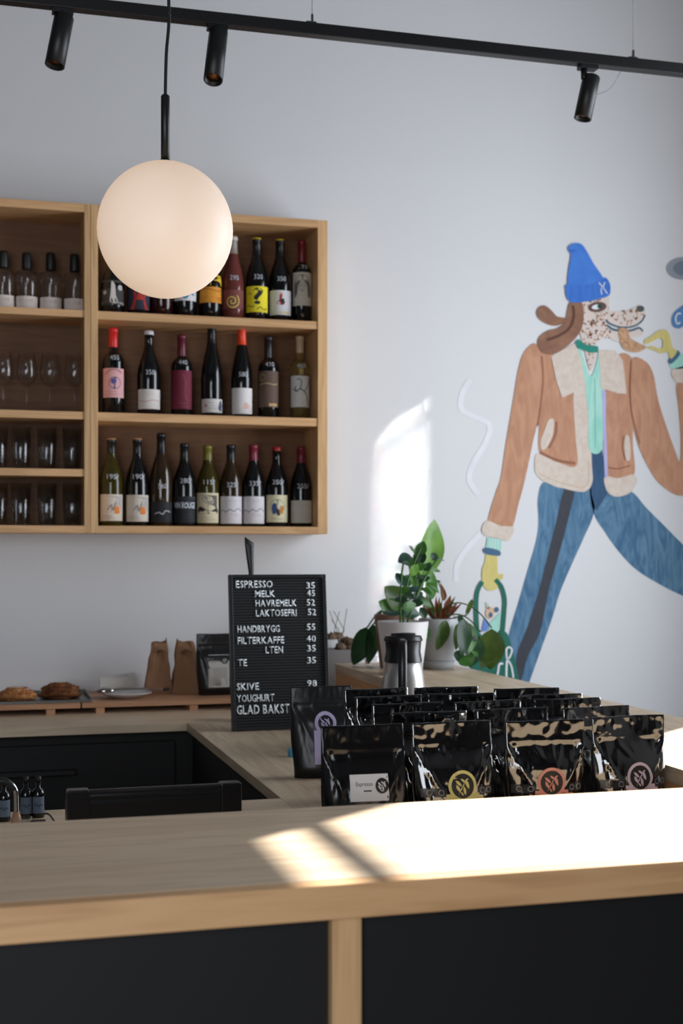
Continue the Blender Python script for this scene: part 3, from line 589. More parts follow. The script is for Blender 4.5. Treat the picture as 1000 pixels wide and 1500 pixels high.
def coffee_bag(loc, seed, label, group, style=None, rgb=None, m=FOIL, rz=0, sticker_u=.1, sticker_z=.105, share=None, tilt=0):
    t = thing('coffee_bag', label, 'bag', loc, rz, group); t.rotation_euler = (tilt, 0, rz)
    if share: link('pouch', share, None, t); return t
    f = bagfn(seed, .55 if m is MATTE else 1.0, (sticker_u, (.118 if style == 'rect' else sticker_z) / bh) if style else None, {3: -.012, 4: .010, 2: .016, 7: .0}.get(seed, .026))
    vs, fs = bag_mesh(f); o = mesh('pouch', vs, fs, m, t, None, True)
    cx = sticker_u * bw
    if style == 'round':
        r = .0262; zc = sticker_z; col = mat('sticker_%d_%d_%d' % rgb, rgb, .5, 0, .02)
        shp = [circ(cx, zc, r, 28), rect(cx - r * 1.55, cx + r * 1.55, zc - r * 1.05, zc - r * .72, 4), rect(cx - r * 1.2, cx + r * 1.2, zc - r * .74, zc - r * .5, 4)]
        st = conform('sticker', shp, on_bag(f, .0006), col, t, 3)
        conform('sticker_disc', [circ(cx, zc, r * .80, 24)], on_bag(f, .0011), INK, st, 3)
        conform('sticker_leaves', logo(cx, zc, r * .80), on_bag(f, .0016), col, st, 1)
        for x0, x1 in ((-.066, cx - r * 1.1), (cx + r * 1.1, .066)):
            tp = conform('tape', [rect(x0 + (x1 - x0) * k / 4, x0 + (x1 - x0) * (k + 1) / 4, zc - .017, zc - .002) for k in range(4)], on_bag(f, .0004), TAPE, t, 2)
            for k in range(2):
                xx = x0 + (x1 - x0) * (.3 + .45 * k); conform('tape_mark', strokes([(q[0], q[1]) for q in circ(xx, zc - .0095, .0045, 10)], .0012, 2, True), on_bag(f, .0011), mat('pale_ink', (150, 150, 150), .5), tp, 0)
    elif style == 'rect':
        col = paper((226, 224, 224)); x0, x1, z0, z1 = -.029, .038, .099, .139
        st = conform('paper_label', [rect(x0 + (x1 - x0) * k / 4, x0 + (x1 - x0) * (k + 1) / 4, z0, z1) for k in range(4)], on_bag(f, .0007), col, t, 3)
        conform('label_text', glyph_fit('Espresso', -.019, .010, z0 + .021, z0 + .029), on_bag(f, .0012), INK, st, 0)
        conform('label_text', [rect(-.006, .008, z0 + .0145, z0 + .0165, 2)], on_bag(f, .0012), INK, st, 0)
        conform('logo_disc', [circ(.0265, z0 + .0225, .0118, 24)], on_bag(f, .0012), INK, st, 1)
        conform('logo_leaves', logo(.0265, z0 + .0225, .0115), on_bag(f, .0017), col, st, 1)
    elif style == 'lilac':
        col = paper((196, 184, 222)); zc = .128; xx = .006
        st = conform('sticker', [circ(xx, zc, .026, 28), rect(xx - .028, xx + .034, .034, .112, 4)], on_bag(f, .0007), col, t, 3)
        conform('sticker_disc', [circ(xx, zc, .018, 24)], on_bag(f, .0012), INK, st, 2)
        conform('sticker_leaves', logo(xx, zc, .018), on_bag(f, .0017), col, st, 1)
        conform('label_lines', [rect(xx - .012, xx + .022 - .006 * (k % 3), .05 + .009 * k, .0515 + .009 * k, 3) for k in range(6)], on_bag(f, .0012), mat('lilac_ink', (90, 84, 110), .5), st, 0)
    elif style == 'white':
        col = paper((196, 194, 190)); x0, x1, z0, z1 = -.034, .038, .028, .140
        st = conform('paper_label', [rect(x0 + (x1 - x0) * k / 4, x0 + (x1 - x0) * (k + 1) / 4, z0, z1) for k in range(4)], on_bag(f, .0007), col, t, 3)
        conform('logo_disc', [circ(.022, z1 - .02, .012, 20)], on_bag(f, .0012), INK, st, 1)
        conform('logo_leaves', logo(.022, z1 - .02, .012), on_bag(f, .0017), col, st, 1)
        conform('label_lines', [rect(-.028, .004 - .01 * (k % 2), z1 - .022 - .004 * k, z1 - .0205 - .004 * k, 3) for k in range(2)] + [rect(-.026, .030, .034, .095, 3)], on_bag(f, .0012), paper((176, 172, 166)), st, 1)
    return t
gb = 'black coffee bags in the wooden tray'
TB = Z2 + .0225
b1 = coffee_bag((.6435, 2.165, Z2), 1, 'front black bag with white rectangular Espresso label, nearest the menu board', gb, 'rect', m=mat('satin_black_foil', (16, 16, 18), .18, 0, .05, 6, 0, Specular_IOR_Level=.5), rz=R(-3)); b1.scale = (1, 1, 1.10)
coffee_bag((.805, 2.165, TB), 2, 'front glossy black bag with yellow round leaf sticker', gb, 'round', (222, 208, 130), rz=R(2), sticker_u=.1)
coffee_bag((.971, 2.165, TB), 3, 'front glossy black bag with salmon pink round leaf sticker', gb, 'round', (226, 148, 130), rz=R(-2), sticker_u=.06)
coffee_bag((1.140, 2.165, TB), 4, 'front glossy black bag with pale lilac round leaf sticker, beside the side bar', gb, 'round', (212, 190, 202), rz=R(4), sticker_u=.12)
shr = []
for s in (11, 12, 13, 14):
    vs, fs = bag_mesh(bagfn(s, 1.0, None, .010 if s % 2 else .018), 30, 44); me = bpy.data.meshes.new('pouch'); me.from_pydata([tuple(v) for v in vs], [], fs); me.polygons.foreach_set('use_smooth', [True] * len(me.polygons)); me.materials.append(FOIL); shr.append(me)
rnd = random.Random(5)
order = ('second', 'third', 'fourth', 'rearmost')
colname = {0: 'behind the yellow-stickered bag', 1: 'behind the salmon-stickered bag', 2: 'behind the lilac-stickered bag'}
for c, pts in enumerate((((.815, 2.32), (.823, 2.46), (.826, 2.60), (.845, 2.74)), ((.985, 2.32), (.988, 2.46), (.986, 2.60), (1.002, 2.74)), ((1.150, 2.31), (1.160, 2.45), (1.160, 2.54), (1.160, 2.66)))):
    for k, (x, y) in enumerate(pts):
        coffee_bag((x, y, TB), 0, 'unlabelled glossy black bag, %s in the line %s' % (order[k], colname[c]), gb, share=shr[(c + k) % 4], rz=R(rnd.uniform(-5, 5)))
coffee_bag((.795, 3.03, Z2), 6, 'black coffee bag with tall lilac label standing beside the menu board', 'coffee bags on the worktop', 'lilac', m=MATTE, rz=R(-6))
p = at(317, 1020, 4.56)
coffee_bag((p.x + .004, 4.56, Z2 + .0355), 7, 'matte black coffee bag with greyish label between paper bags and menu board', 'coffee bags on the worktop', 'white', m=MATTE, rz=R(-4))
tag(box('blue_clip', .790, .807, 3.34, 3.37, Z2, Z2 + .02, mat('blue_plastic', (40, 150, 190), .4), None, .003), 'small bright blue clip lying beside the lilac-labelled bag', 'clip')
# ------------------------------------------------------------------ pendant lamp
pc = at(242, 337, 2.448)
t = thing('pendant_lamp', 'lit white glass globe pendant hanging from a black cord', 'lamp', tuple(pc))
gm = bpy.data.materials.new('opal_glass'); gm.use_nodes = True; b_ = gm.node_tree.nodes['Principled BSDF']
b_.inputs['Base Color'].default_value = (.62, .60, .60, 1); b_.inputs['Roughness'].default_value = .45; b_.inputs['Specular IOR Level'].default_value = .25
b_.inputs['Emission Color'].default_value = (1.0, .70, .46, 1); b_.inputs['Emission Strength'].default_value = .52
nz = gm.node_tree.nodes.new('ShaderNodeTexNoise'); nz.inputs['Scale'].default_value = 2
bpn = gm.node_tree.nodes.new('ShaderNodeBump'); bpn.inputs['Strength'].default_value = .02; gm.node_tree.links.new(nz.outputs['Fac'], bpn.inputs['Height']); gm.node_tree.links.new(bpn.outputs['Normal'], b_.inputs['Normal'])
rg = .1245
lathe('globe', [(rg * math.sin(math.pi * k / 32) + (.0001 if k in (0, 32) else 0), -rg * math.cos(math.pi * k / 32)) for k in range(33)], gm, t, seg=64, cap=False)
lathe('collar', [(.0005, rg + .001), (.014, rg - .0005), (.013, rg + .003), (.009, rg + .005), (.0005, rg + .009)], BLACKM, t, cap=False)
lathe('stem', [(.0005, rg + .006), (.0082, rg + .007), (.0082, rg + .122), (.006, rg + .125), (.0005, rg + .126)], BLACKM, t, seg=20, cap=False)
zt = ZC - pc.z
tube('cord', catmull([(0, 0, rg + .12), (.002, 0, rg + .2), (.007, 0, rg + .27), (.006, 0, rg + .4), (.004, 0, zt - .3), (0, 0, zt - .01)], 8, False), .0032, BLACKM, t, 8)
lathe('ceiling_rose', [(.0005, zt - .03), (.05, zt - .03), (.055, zt - .001), (.0005, zt - .0005)], BLACKM, t, cap=False)
# ------------------------------------------------------------------ track light
ZT = 2.9355
tr_ = thing('light_track', 'long black ceiling track hung on thin wires', 'track light', (1.0, 3.6, ZT))
P(boxes('track_rail', [(-.9, 2.3, 3.583, 3.617, ZT - .0165, ZT + .0165)], BLACKM, tr_, .002), tr_)
for px in (457, 927):
    q = at(px, 30, 3.6)
    P(boxes('wire_clamp', [(q.x - .018, q.x + .010, 3.59, 3.61, ZT + .0166, ZT + .022), (q.x - .003, q.x + .003, 3.597, 3.603, ZT + .022, ZT + .045)], mat('steel_clamp', (120, 120, 122), .3, .9), tr_), tr_)
    P(tube('suspension_wire', [(q.x, 3.6, ZT + .04), (q.x, 3.6, ZC)], .0009, mat('steel_wire', (120, 122, 126), .4, .6), tr_, 6), tr_)
def spot(pxt, pyt, pxb, pyb, pcx, ytilt, label, lens=False):
    q0 = at(pxt, pyt, 3.6); q1 = at(pxb, pyb, 3.6 - ytilt); d = (q1 - q0); L = d.length; d.normalize()
    t = thing('track_spotlight', label, 'spotlight', (at(pcx, 60, 3.6).x, 3.6, ZT - .0166), group='spotlights on the ceiling track')
    o = t.location
    head = lathe('lamp_head', [(.0005, 0), (.024, 0), (.0262, .003), (.0262, L), (.0225, L), (.0215, L - .012), (.0005, L - .013)], BLACKM, t, cap=False)
    head.location = q0 - o; head.rotation_euler = d.to_track_quat('Z', 'Y').to_euler()
    ln = lathe('lamp_lens', [(.0005, L - .0125), (.021, L - .0115), (.0005, L - .010)], mat('copper_reflector', (200, 130, 74), .35, .7), head, cap=False)
    boxes('adapter', [(-.016, .040, -.016, .016, -.012, -.0003)], BLACKM, t, .001)
    x = q0.x - o.x
    tube('swivel', [(0, 0, -.010), (0, 0, -.036), ((q0.x - o.x) * .9, 0, q0.z - o.z - .015)], .010, BLACKM, t, 10)
spot(94, 24, 80, 96, 85, .02, 'black tube spotlight nearest the left edge')
spot(320, 46, 312, 117, 312, .06, 'black tube spotlight with copper lens just right of the pendant cord')
spot(866, 112, 853, 174, 855, .0, 'black tube spotlight above the painted blue hat')
q = at(870, 138, 3.6); q2 = at(909, 104, 3.6)
P(tube('slack_cable', catmull([q + Vector((.01, 0, 0)), (q + q2) / 2 + Vector((.01, 0, -.016)), q2], 6, False), .0010, mat('steel_wire', (120, 122, 126), .4, .6), tr_, 6), tr_)
# ------------------------------------------------------------------ plants and pots
def leafmat(name, rgb, rgb2):
    if name in MATS: return MATS[name]
    m = bpy.data.materials.new(name); m.use_nodes = True; nt = m.node_tree; b = nt.nodes['Principled BSDF']; out = nt.nodes['Material Output']; L = nt.links.new
    tc = nt.nodes.new('ShaderNodeTexCoord'); n = nt.nodes.new('ShaderNodeTexNoise'); n.inputs['Scale'].default_value = 14; L(tc.outputs['Object'], n.inputs[0])
    r = nt.nodes.new('ShaderNodeValToRGB'); r.color_ramp.elements[0].position = .35; r.color_ramp.elements[1].position = .65
    r.color_ramp.elements[0].color = (*lin(rgb), 1); r.color_ramp.elements[1].color = (*lin(rgb2), 1); L(n.outputs['Fac'], r.inputs[0]); L(r.outputs[0], b.inputs['Base Color']); b.inputs['Roughness'].default_value = .35
    tl_ = nt.nodes.new('ShaderNodeBsdfTranslucent'); L(r.outputs[0], tl_.inputs[0]); mx = nt.nodes.new('ShaderNodeMixShader'); mx.inputs[0].default_value = .4
    L(b.outputs[0], mx.inputs[1]); L(tl_.outputs[0], mx.inputs[2]); L(mx.outputs[0], out.inputs[0]); MATS[name] = m; return m
LDK = leafmat('leaf_dark', (34, 62, 42), (48, 84, 50)); LMD = leafmat('leaf_mid', (52, 100, 36), (78, 130, 50)); LBR = leafmat('leaf_bright', (104, 152, 62), (132, 176, 84)); LBL = leafmat('leaf_bluish', (44, 72, 62), (66, 96, 86))
LOL = leafmat('leaf_olive', (58, 84, 30), (84, 108, 44)); LRD = leafmat('leaf_reddish', (112, 62, 44), (146, 88, 60))
def leaf(name, p0, p1, w, m, parent, nrm=(0, -1, .25), cup=.18, bend=.12, n=8, shape='oval'):
    p0, p1 = Vector(p0), Vector(p1); d = p1 - p0; L = d.length; dn = d.normalized(); nn = Vector(nrm); nn = (nn - dn * nn.dot(dn)).normalized(); s = dn.cross(nn)
    vs, fs = [], []
    for k in range(n + 1):
        a = k / n; ww = w / 2 * ((math.sin(math.pi * a ** .8) ** .75) if shape == 'oval' else (math.sin(math.pi * a ** .6) ** .9)) + .0004
        c = p0 + d * a - nn * bend * L * (2 * a - 1) ** 2
        for q in (-1, -.5, 0, .5, 1): vs.append(c + s * ww * q + nn * cup * ww * abs(q) ** 1.5 + nn * .02 * w * math.sin(a * 9 + q * 3))
    for k in range(n):
        for q in range(4): a = k * 5 + q; fs.append((a, a + 1, a + 6, a + 5))
    o = mesh(name, vs, fs, m, parent, None, True); o.location = -parent.location if parent else (0, 0, 0); return o
def pot(px, X, Y, r1, r0, h, m, name, label, saucer=False):
    t = thing(name, label, 'plant', (X, Y, Z1)); z0 = .004 if saucer else 0
    lathe('pot', [(.0005, z0), (r0 - .003, z0), (r0, z0 + .003), (r1, h - .002), (r1 - .002, h), (r1 - .006, h), (r1 - .008, h - .018), (.0005, h - .020)], m, t, seg=40, cap=False)
    lathe('soil', [(.0005, h - .012), (r1 - .009, h - .013), (r1 - .010, h - .0185)], mat('soil', (52, 38, 28), .95, 0, .3, 60, .6), t, cap=False)
    if saucer: lathe('saucer', [(.0005, 0), (r0 + .004, 0), (r0 + .008, .028), (r0 + .005, .028), (r0 + .0015, .0035), (.0005, .0035)], m, t, seg=40, cap=False)
    return t
WP = mat('white_pot', (206, 202, 200), .5, 0, .03, 6); GP = mat('grey_pot', (178, 178, 180), .6, 0, .03, 6); BP = mat('brown_pot', (128, 96, 78), .7, 0, .06, 6)
def stemtube(t, pts, r, m, name='stem'):
    o = tube(name, catmull(pts, 5, False) if len(pts) > 2 else pts, r, m, t, 7); o.location = -t.location; return o
# white pot with glossy oval leaves
t = pot(590, 1.342, 4.09, .083, .062, .172, WP, 'potted_plant', 'bushy glossy dark green plant in a white pot behind the carafe')
C5 = lambda x, y, Y: at(560 + x / 5, 760 + y / 5, Y)
stemtube(t, [(1.342, 4.09, Z1 + .155), C5(170, 520, 4.09), C5(230, 330, 4.09), C5(280, 210, 4.1)], .004, LMD)
stemtube(t, [(1.352, 4.09, Z1 + .155), C5(250, 560, 4.07), C5(330, 400, 4.09), C5(400, 300, 4.1)], .0035, LMD)
stemtube(t, [(1.33, 4.08, Z1 + .155), C5(130, 600, 4.06), C5(140, 420, 4.07), C5(160, 280, 4.08)], .0035, LMD)
rl = random.Random(3)
for (x, y, L, w, a, m_) in ((160, 290, 105, 80, 210, LBL), (180, 330, 70, 45, 160, LDK), (270, 290, 130, 90, 250, LDK), (285, 215, 110, 80, 70, LMD), (130, 440, 115, 75, 120, LBL), (295, 440, 115, 55, 10, LDK), (245, 515, 150, 48, 5, LBL),
                        (140, 592, 100, 50, 170, LBL), (370, 505, 120, 60, -35, LMD), (380, 275, 60, 60, 60, LDK), (395, 378, 70, 25, -10, LMD), (405, 455, 45, 25, -20, LDK), (425, 298, 60, 16, -15, LDK), (200, 690, 165, 85, -5, LBL),
                        (60, 690, 130, 40, 175, LBL), (210, 215, 50, 24, 130, LDK), (290, 590, 110, 50, -15, LDK), (175, 450, 90, 60, 80, LMD), (235, 370, 100, 60, 60, LBR), (330, 530, 90, 45, -40, LMD), (230, 450, 90, 60, 100, LMD), (200, 640, 110, 70, 20, LMD),
                        (110, 655, 60, 26, 45, LBR), (320, 620, 110, 50, -30, LMD), (260, 560, 90, 60, 30, LDK), (280, 350, 100, 60, 20, LMD), (330, 350, 80, 50, 50, LDK), (190, 560, 90, 55, 140, LDK), (240, 620, 120, 60, 190, LDK), (160, 520, 80, 50, 200, LMD), (300, 690, 90, 60, -60, LDK), (250, 250, 90, 60, 140, LMD)):
    Yd = 4.09 + rl.uniform(-.05, .05); ar = R(a); c = Vector((x, y)); e = Vector((math.cos(ar), -math.sin(ar))) * L / 2
    q0, q1 = C5(*(c - e), Yd + rl.uniform(-.015, .015)), C5(*(c + e), Yd + rl.uniform(-.02, .02)); leaf('leaf', q0, q1, w / 5 * 4.3 / F * 1.08, m_, t, (rl.uniform(-.3, .3), -1, rl.uniform(.1, .7)), rl.uniform(.05, .3), .06)
# brown pot with broad leaves
t = pot(575, 1.395, 4.345, .070, .050, .182, BP, 'potted_plant', 'broad-leaved plant in a brown pot half hidden behind the white pot')
C1 = lambda x, y, Y: at(480 + x / 3.125, 740 + y / 3.125, Y)
for pts, w, m_, st in (([C1(440, 330, 4.36), C1(495, 66, 4.34)], .105, LBR, 1), ([C1(350, 470, 4.34), C1(262, 372, 4.33)], .085, LOL, 1), ([C1(330, 500, 4.34), C1(235, 440, 4.32)], .07, LMD, 1), ([C1(180, 560, 4.40), C1(120, 735, 4.42)], .085, LDK, 1), ([C1(210, 545, 4.40), C1(190, 730, 4.43)], .06, LDK, 1), ([C1(420, 400, 4.38), C1(380, 230, 4.38)], .06, LMD, 1), ([C1(470, 440, 4.37), C1(470, 280, 4.38)], .05, LMD, 1)):
    stemtube(t, [(1.395, 4.345, Z1 + .165), (Vector((1.395, 4.345, Z1 + .25)) + pts[0]) / 2, pts[0]], .003, LMD, 'leaf_stalk')
    leaf('leaf', pts[0], pts[1], w, m_, t, (.25, -1, .1), .22, .05, 10)
# grey pot: reddish rosette and trailing vine
t = pot(640, 1.528, 4.27, .068, .049, .170, GP, 'potted_plant', 'reddish spiky plant with trailing green leaves in a grey pot with saucer', True)
c0 = Vector((1.528, 4.27, Z1 + .16))
for k in range(16):
    a = k * 2.4; L = rl.uniform(.07, .11); d = Vector((math.cos(a) * .75, math.sin(a) * .6, rl.uniform(.5, 1.1))).normalized() * L
    leaf('spike_leaf', c0 + Vector((math.cos(a), math.sin(a), 0)) * .01, c0 + d, .018, LRD if k % 3 else LOL, t, (0, -1, .6), .3, -.1, 6, 'lance')
for x0, y0, x1, y1 in ((455, 560, 425, 470), (460, 620, 500, 560), (400, 700, 400, 610), (330, 640, 320, 560)): leaf('spike_leaf', C5(x0, y0 + 40, 4.25), C5(x1, y1, 4.24), .022, LRD, t, (0, -1, .2), .3, 0, 6, 'lance')
for pts in ([(450, 700), (480, 640), (560, 615), (660, 650), (740, 720), (800, 800)], [(470, 710), (560, 700), (640, 740), (720, 830)], [(440, 600), (430, 520), (405, 455)], [(520, 720), (620, 700), (665, 600)]):
    stemtube(t, [C5(x, y, 4.24 - .01 * i) for i, (x, y) in enumerate(pts)], .0024, LOL, 'vine')
for x0, y0, x1, y1, w, m_ in ((470, 740, 400, 965, 100, LOL), (660, 590, 610, 700, 40, LOL), (600, 730, 590, 1010, 130, LDK), (650, 760, 640, 980, 110, LMD), (560, 760, 540, 960, 70, LOL), (700, 850, 640, 1090, 150, LDK), (800, 810, 790, 1110, 200, LOL), (850, 840, 720, 1095, 130, LOL), (600, 1000, 640, 1080, 130, LMD), (560, 960, 560, 1050, 80, LDK), (560, 700, 620, 860, 60, LDK), (340, 800, 325, 900, 30, LMD), (610, 880, 700, 1010, 70, LMD)):
    leaf('leaf', C5(x0, y0, 4.20 - rl.uniform(0, .06)), C5(x1, y1, 4.18 - rl.uniform(0, .06)), w / 5 * 4.4 / F, m_, t, (rl.uniform(-.3, .3), -1, .2), .15, .05, 10)
# ------------------------------------------------------------------ carafe
X, Y = 1.123, 3.42
t = thing('thermos_carafe', 'stainless steel coffee carafe with black lid and handle', 'carafe', (X, Y, Z2), R(-19))
STEEL = mat('brushed_steel', (212, 210, 208), .36, 1, .04, 60)
lathe('steel_body', [(.0005, .001), (.070, .001), (.074, .006), (.072, .03), (.066, .10), (.0555, .19), (.050, .238), (.0005, .239)], STEEL, t, seg=48, cap=False)
lathe('base_ring', [(.0005, 0), (.0745, 0), (.0752, .008), (.0742, .009)], BLACKM, t, seg=48, cap=False)
lathe('neck', [(.0515, .235), (.0510, .24), (.047, .262), (.0495, .291), (.0500, .292)], mat('black_plastic', (22, 23, 26), .32), t, seg=48, cap=False)
lathe('lid', [(.0005, .290), (.0505, .290), (.051, .300), (.049, .304), (.034, .304), (.033, .311), (.0005, .3125)], mat('black_plastic', (22, 23, 26), .32), t, seg=48, cap=False)
hp = catmull([(0, -.047, .292), (.0, -.082, .286), (.0, -.103, .235), (.0, -.106, .15), (.0, -.090, .055), (0, -.070, .035)], 6, False)
bm = bmesh.new(); prev = None; hw, ht = .0125, .008
for i, p_ in enumerate(hp):
    d = (hp[min(i + 1, len(hp) - 1)] - hp[max(i - 1, 0)]).normalized(); nrm_ = Vector((0, d.z, -d.y))
    r_ = [bm.verts.new(p_ + Vector((hw * math.cos(q * math.pi / 4 + .4), 0, 0)) + nrm_ * ht * math.sin(q * math.pi / 4 + .4)) for q in range(8)]
    if prev:
        for q in range(8): bm.faces.new((prev[q], prev[(q + 1) % 8], r_[(q + 1) % 8], r_[q]))
    else: bm.faces.new(r_)
    prev = r_
bm.faces.new(prev); bmesh.ops.recalc_face_normals(bm, faces=bm.faces[:])
me = bpy.data.meshes.new('handle'); bm.to_mesh(me); bm.free(); me.polygons.foreach_set('use_smooth', [True] * len(me.polygons)); link('handle', me, mat('black_plastic', (22, 23, 26), .32), t)
lathe('spout_rim', [(.0495, .2895), (.0528, .291), (.0528, .296), (.0508, .298)], mat('black_plastic', (22, 23, 26), .32), t, seg=48, cap=False)
# ------------------------------------------------------------------ wall-side items
ZR = Z2 + .0355
t = thing('baking_tray', 'flat grey metal tray under the pastries', 'tray', (.06, 4.56, ZR))
TM = mat('tray_metal', (120, 118, 114), .35, .8, .05, 20)
P(box('tray_plate', -.40, .372, 4.45, 4.69, ZR, ZR + .003, TM, t), t)
for b in ((-.40, .372, 4.445, 4.4495, ZR, ZR + .008), (-.40, .372, 4.6905, 4.695, ZR, ZR + .018), (.3725, .378, 4.445, 4.695, ZR, ZR + .018), (-.4055, -.4005, 4.445, 4.695, ZR, ZR + .018)): P(box('tray_rim', *b, TM, t), t)
def blob(name, rx, ry, rz_, m, parent, seed, amp=.12, loc=(0, 0, 0), fr=3.0, sub=4):
    bm = bmesh.new(); bmesh.ops.create_icosphere(bm, subdivisions=sub, radius=1)
    for v in bm.verts:
        n_ = v.co.normalized(); k = 1 + amp * noise.noise(n_ * fr + Vector((seed, 0, 0))) + amp * .5 * noise.noise(n_ * fr * 2.3 + Vector((0, seed, 0)))
        z = n_.z * rz_ * k; v.co = Vector((n_.x * rx * k, n_.y * ry * k, max(z, -rz_ * .45)))
    zmin = min(v.co.z for v in bm.verts)
    for v in bm.verts: v.co.z -= zmin
    me = bpy.data.meshes.new(name); bm.to_mesh(me); bm.free(); me.polygons.foreach_set('use_smooth', [True] * len(me.polygons)); return link(name, me, m, parent, loc)
BAKE = paint('baked_crust', (150, 84, 40), (206, 146, 88), 60, 60); CHO = paint('dark_crust', (84, 44, 22), (140, 84, 40), 80, 60)
p = at(25, 1020, 4.54); t = thing('pastry', 'pale golden icing-dusted pastry at the left of the tray', 'pastry', (p.x, 4.55, ZR + .0033), group='pastries on the tray')
blob('crust', .058, .046, .026, BAKE, t, 3, .16)
blob('icing', .036, .03, .010, mat('icing_sugar', (214, 190, 172), .8, 0, .1, 60), t, 4, .3, (0, 0, .028))
for k in range(3): P_ = [(math.cos(a) * (.058 - .014 * k), math.sin(a) * (.043 - .011 * k), .014 + .009 * k) for a in [j * .42 for j in range(15)]]; tube('dough_coil', P_ + [P_[0]], .010, BAKE, t, 8)
p = at(90, 1020, 4.575); t = thing('pastry', 'darker lumpy pastry topped with green pistachio crumbs', 'pastry', (p.x - .006, 4.57, ZR + .0045), group='pastries on the tray')
blob('crust', .060, .044, .034, CHO, t, 8, .35, fr=4)
for k in range(3): tube('dough_coil', [(-.055 + .012 * k, -.03, .010 + .01 * k), (-.02, -.045, .020 + .012 * k), (.03, -.038, .016 + .012 * k), (.066 - .01 * k, -.02, .010)], [.008, .013, .012, .007], CHO, t, 8)
rp = random.Random(9); vs, fs = [], []
for k in range(90):
    a, q = rp.uniform(0, 6.28), rp.uniform(0, 1) ** .5; c = Vector((math.cos(a) * q * .05, math.sin(a) * q * .036, .047 - .018 * q * q + rp.uniform(0, .004))); s = rp.uniform(.0015, .0035); o_ = len(vs)
    vs += [c + Vector((s, 0, 0)), c + Vector((-s, s, 0)), c + Vector((-s, -s, 0)), c + Vector((0, 0, s * 1.4))]; fs += [(o_, o_ + 1, o_ + 3), (o_ + 1, o_ + 2, o_ + 3), (o_ + 2, o_, o_ + 3), (o_, o_ + 2, o_ + 1)]
mesh('pistachio_crumbs', vs, fs, mat('pistachio', (150, 150, 50), .8, 0, .3, 200), t)['kind'] = 'stuff'
# plate, tongs, napkins
p = at(188, 1022, 4.56); PX = p.x
lathe('plate', [(.0005, 0), (.045, 0), (.05, .003), (.086, .016), (.088, .018), (.085, .0195), (.05, .007), (.0005, .006)], mat('white_ceramic', (204, 200, 198), .2), None, (PX - .01, 4.55, ZR), 48, False)
tag(bpy.data.objects['plate'], 'white plate with serving tongs lying across it', 'plate')
t = thing('serving_tongs', 'shiny steel serving tongs lying across the white plate', 'tongs', (PX, 4.54, ZR + .0210))
CH = mat('polished_steel', (190, 188, 186), .12, 1, .02, 20)
for s in (-1, 1):
    q = catmull([(-.075, .012 * s - .01, .006), (-.03, .014 * s - .008, .010), (.04, .010 * s, .009), (.125, .002 * s + .01, .004)], 5, False)
    tube('tong_arm', q, [.004] * 5 + [.0034] * (len(q) - 5), CH, t, 8)
    o = blob('tong_spoon', .030, .014, .012, CH, t, 2, .02, (-.080, .014 * s - .012, .001), sub=3)
tube('hinge', [(.118, .002, .004), (.135, .017, .004)], .005, BLACKM, t, 8)
t = thing('napkin_stack', 'folded white napkins standing against the wall behind the plate', 'napkins', (at(172, 1000, 4.70).x, 4.70, ZR))
for k in range(6):
    dx = .002 * k; vs = [(-.062, -.004 + .004 * k, 0), (.060, -.004 + .004 * k, 0), (.062 + dx * .3, .006 + .004 * k, .054 + .003 * k), (-.060, .006 + .004 * k, .044 + .002 * k)]
    vs += [(a, b + .0028, c) for a, b, c in vs]; mesh('napkin', vs, [(0, 1, 2, 3), (7, 6, 5, 4), (0, 4, 5, 1), (1, 5, 6, 2), (2, 6, 7, 3), (3, 7, 4, 0)], mat('napkin_paper', (214, 210, 204), .9, 0, .03, 20), t)
# kraft paper bags
KR = mat('kraft_paper', (150, 112, 82), .85, 0, .08, 10, .3)
def kraft(px0, px1, ytop, Y, seed, label, lean):
    c = at((px0 + px1) / 2, 1015, Y); w = (at(px1, 1015, Y).x - at(px0, 1015, Y).x) / 2; H = at(px0, ytop, Y).z - ZR
    t = thing('paper_bag', label, 'paper bag', (c.x, Y, ZR), group='brown paper bags on the riser')
    n, mrow = 24, 16; vs, fs = [], []
    for j in range(mrow + 1):
        v = j / mrow; k = 1 - v * .52; sq = 1 - v * .62
        for i in range(n):
            a = 2 * math.pi * i / n; ca, sa = math.cos(a), math.sin(a); mxx = max(abs(ca), abs(sa)); x, y = ca / mxx, sa / mxx
            cr = noise.noise(Vector((x * 2 + seed, y * 2, v * 3))) * .22 * ss(.05, .5, v) + (.18 * abs(((v * 3 + seed + .3 * x) % 1) - .5)) * ss(.1, .5, v)
            pinch = -.35 * max(0, 1 - abs(x * 1.6 - .2 * math.sin(seed))) * ss(.1, .8, v) * abs(y)
            vs.append((x * w * (k + cr * .4) + lean * v * v, y * w * .62 * (sq + cr + pinch), H * v * (1 + .06 * math.sin(a * 1 + seed) * v + .03 * math.sin(3 * a + seed))))
    for j in range(mrow):
        for i in range(n): i2 = (i + 1) % n; fs.append((j * n + i, j * n + i2, (j + 1) * n + i2, (j + 1) * n + i))
    fs.append(tuple(reversed(range(n))))
    mesh('bag_body', vs, fs, KR, t)
    w2 = w * .5; zt_ = H * .97
    fl = [(-w2 + lean, -.012, zt_ - .002), (w2 + lean, -.012, zt_ + .002), (w2 * 1.1 + lean, -.022, zt_ - .03), (lean, -.030, zt_ - .018), (-w2 * 1.2 + lean, -.020, zt_ - .034), (-w2 * .9 + lean, .012, zt_ + .004), (w2 * .9 + lean, .012, zt_ + .002)]
    mesh('folded_flap', fl, [(0, 1, 2, 3), (0, 3, 4), (5, 6, 1, 0)], KR, t)
kraft(211, 252, 941, 4.66, 1.3, 'narrow brown paper bag with pinched top, left of the pair', .004)
kraft(250, 297, 941, 4.655, 4.1, 'wide crumpled brown paper bag leaning beside the black coffee bag', -.006)
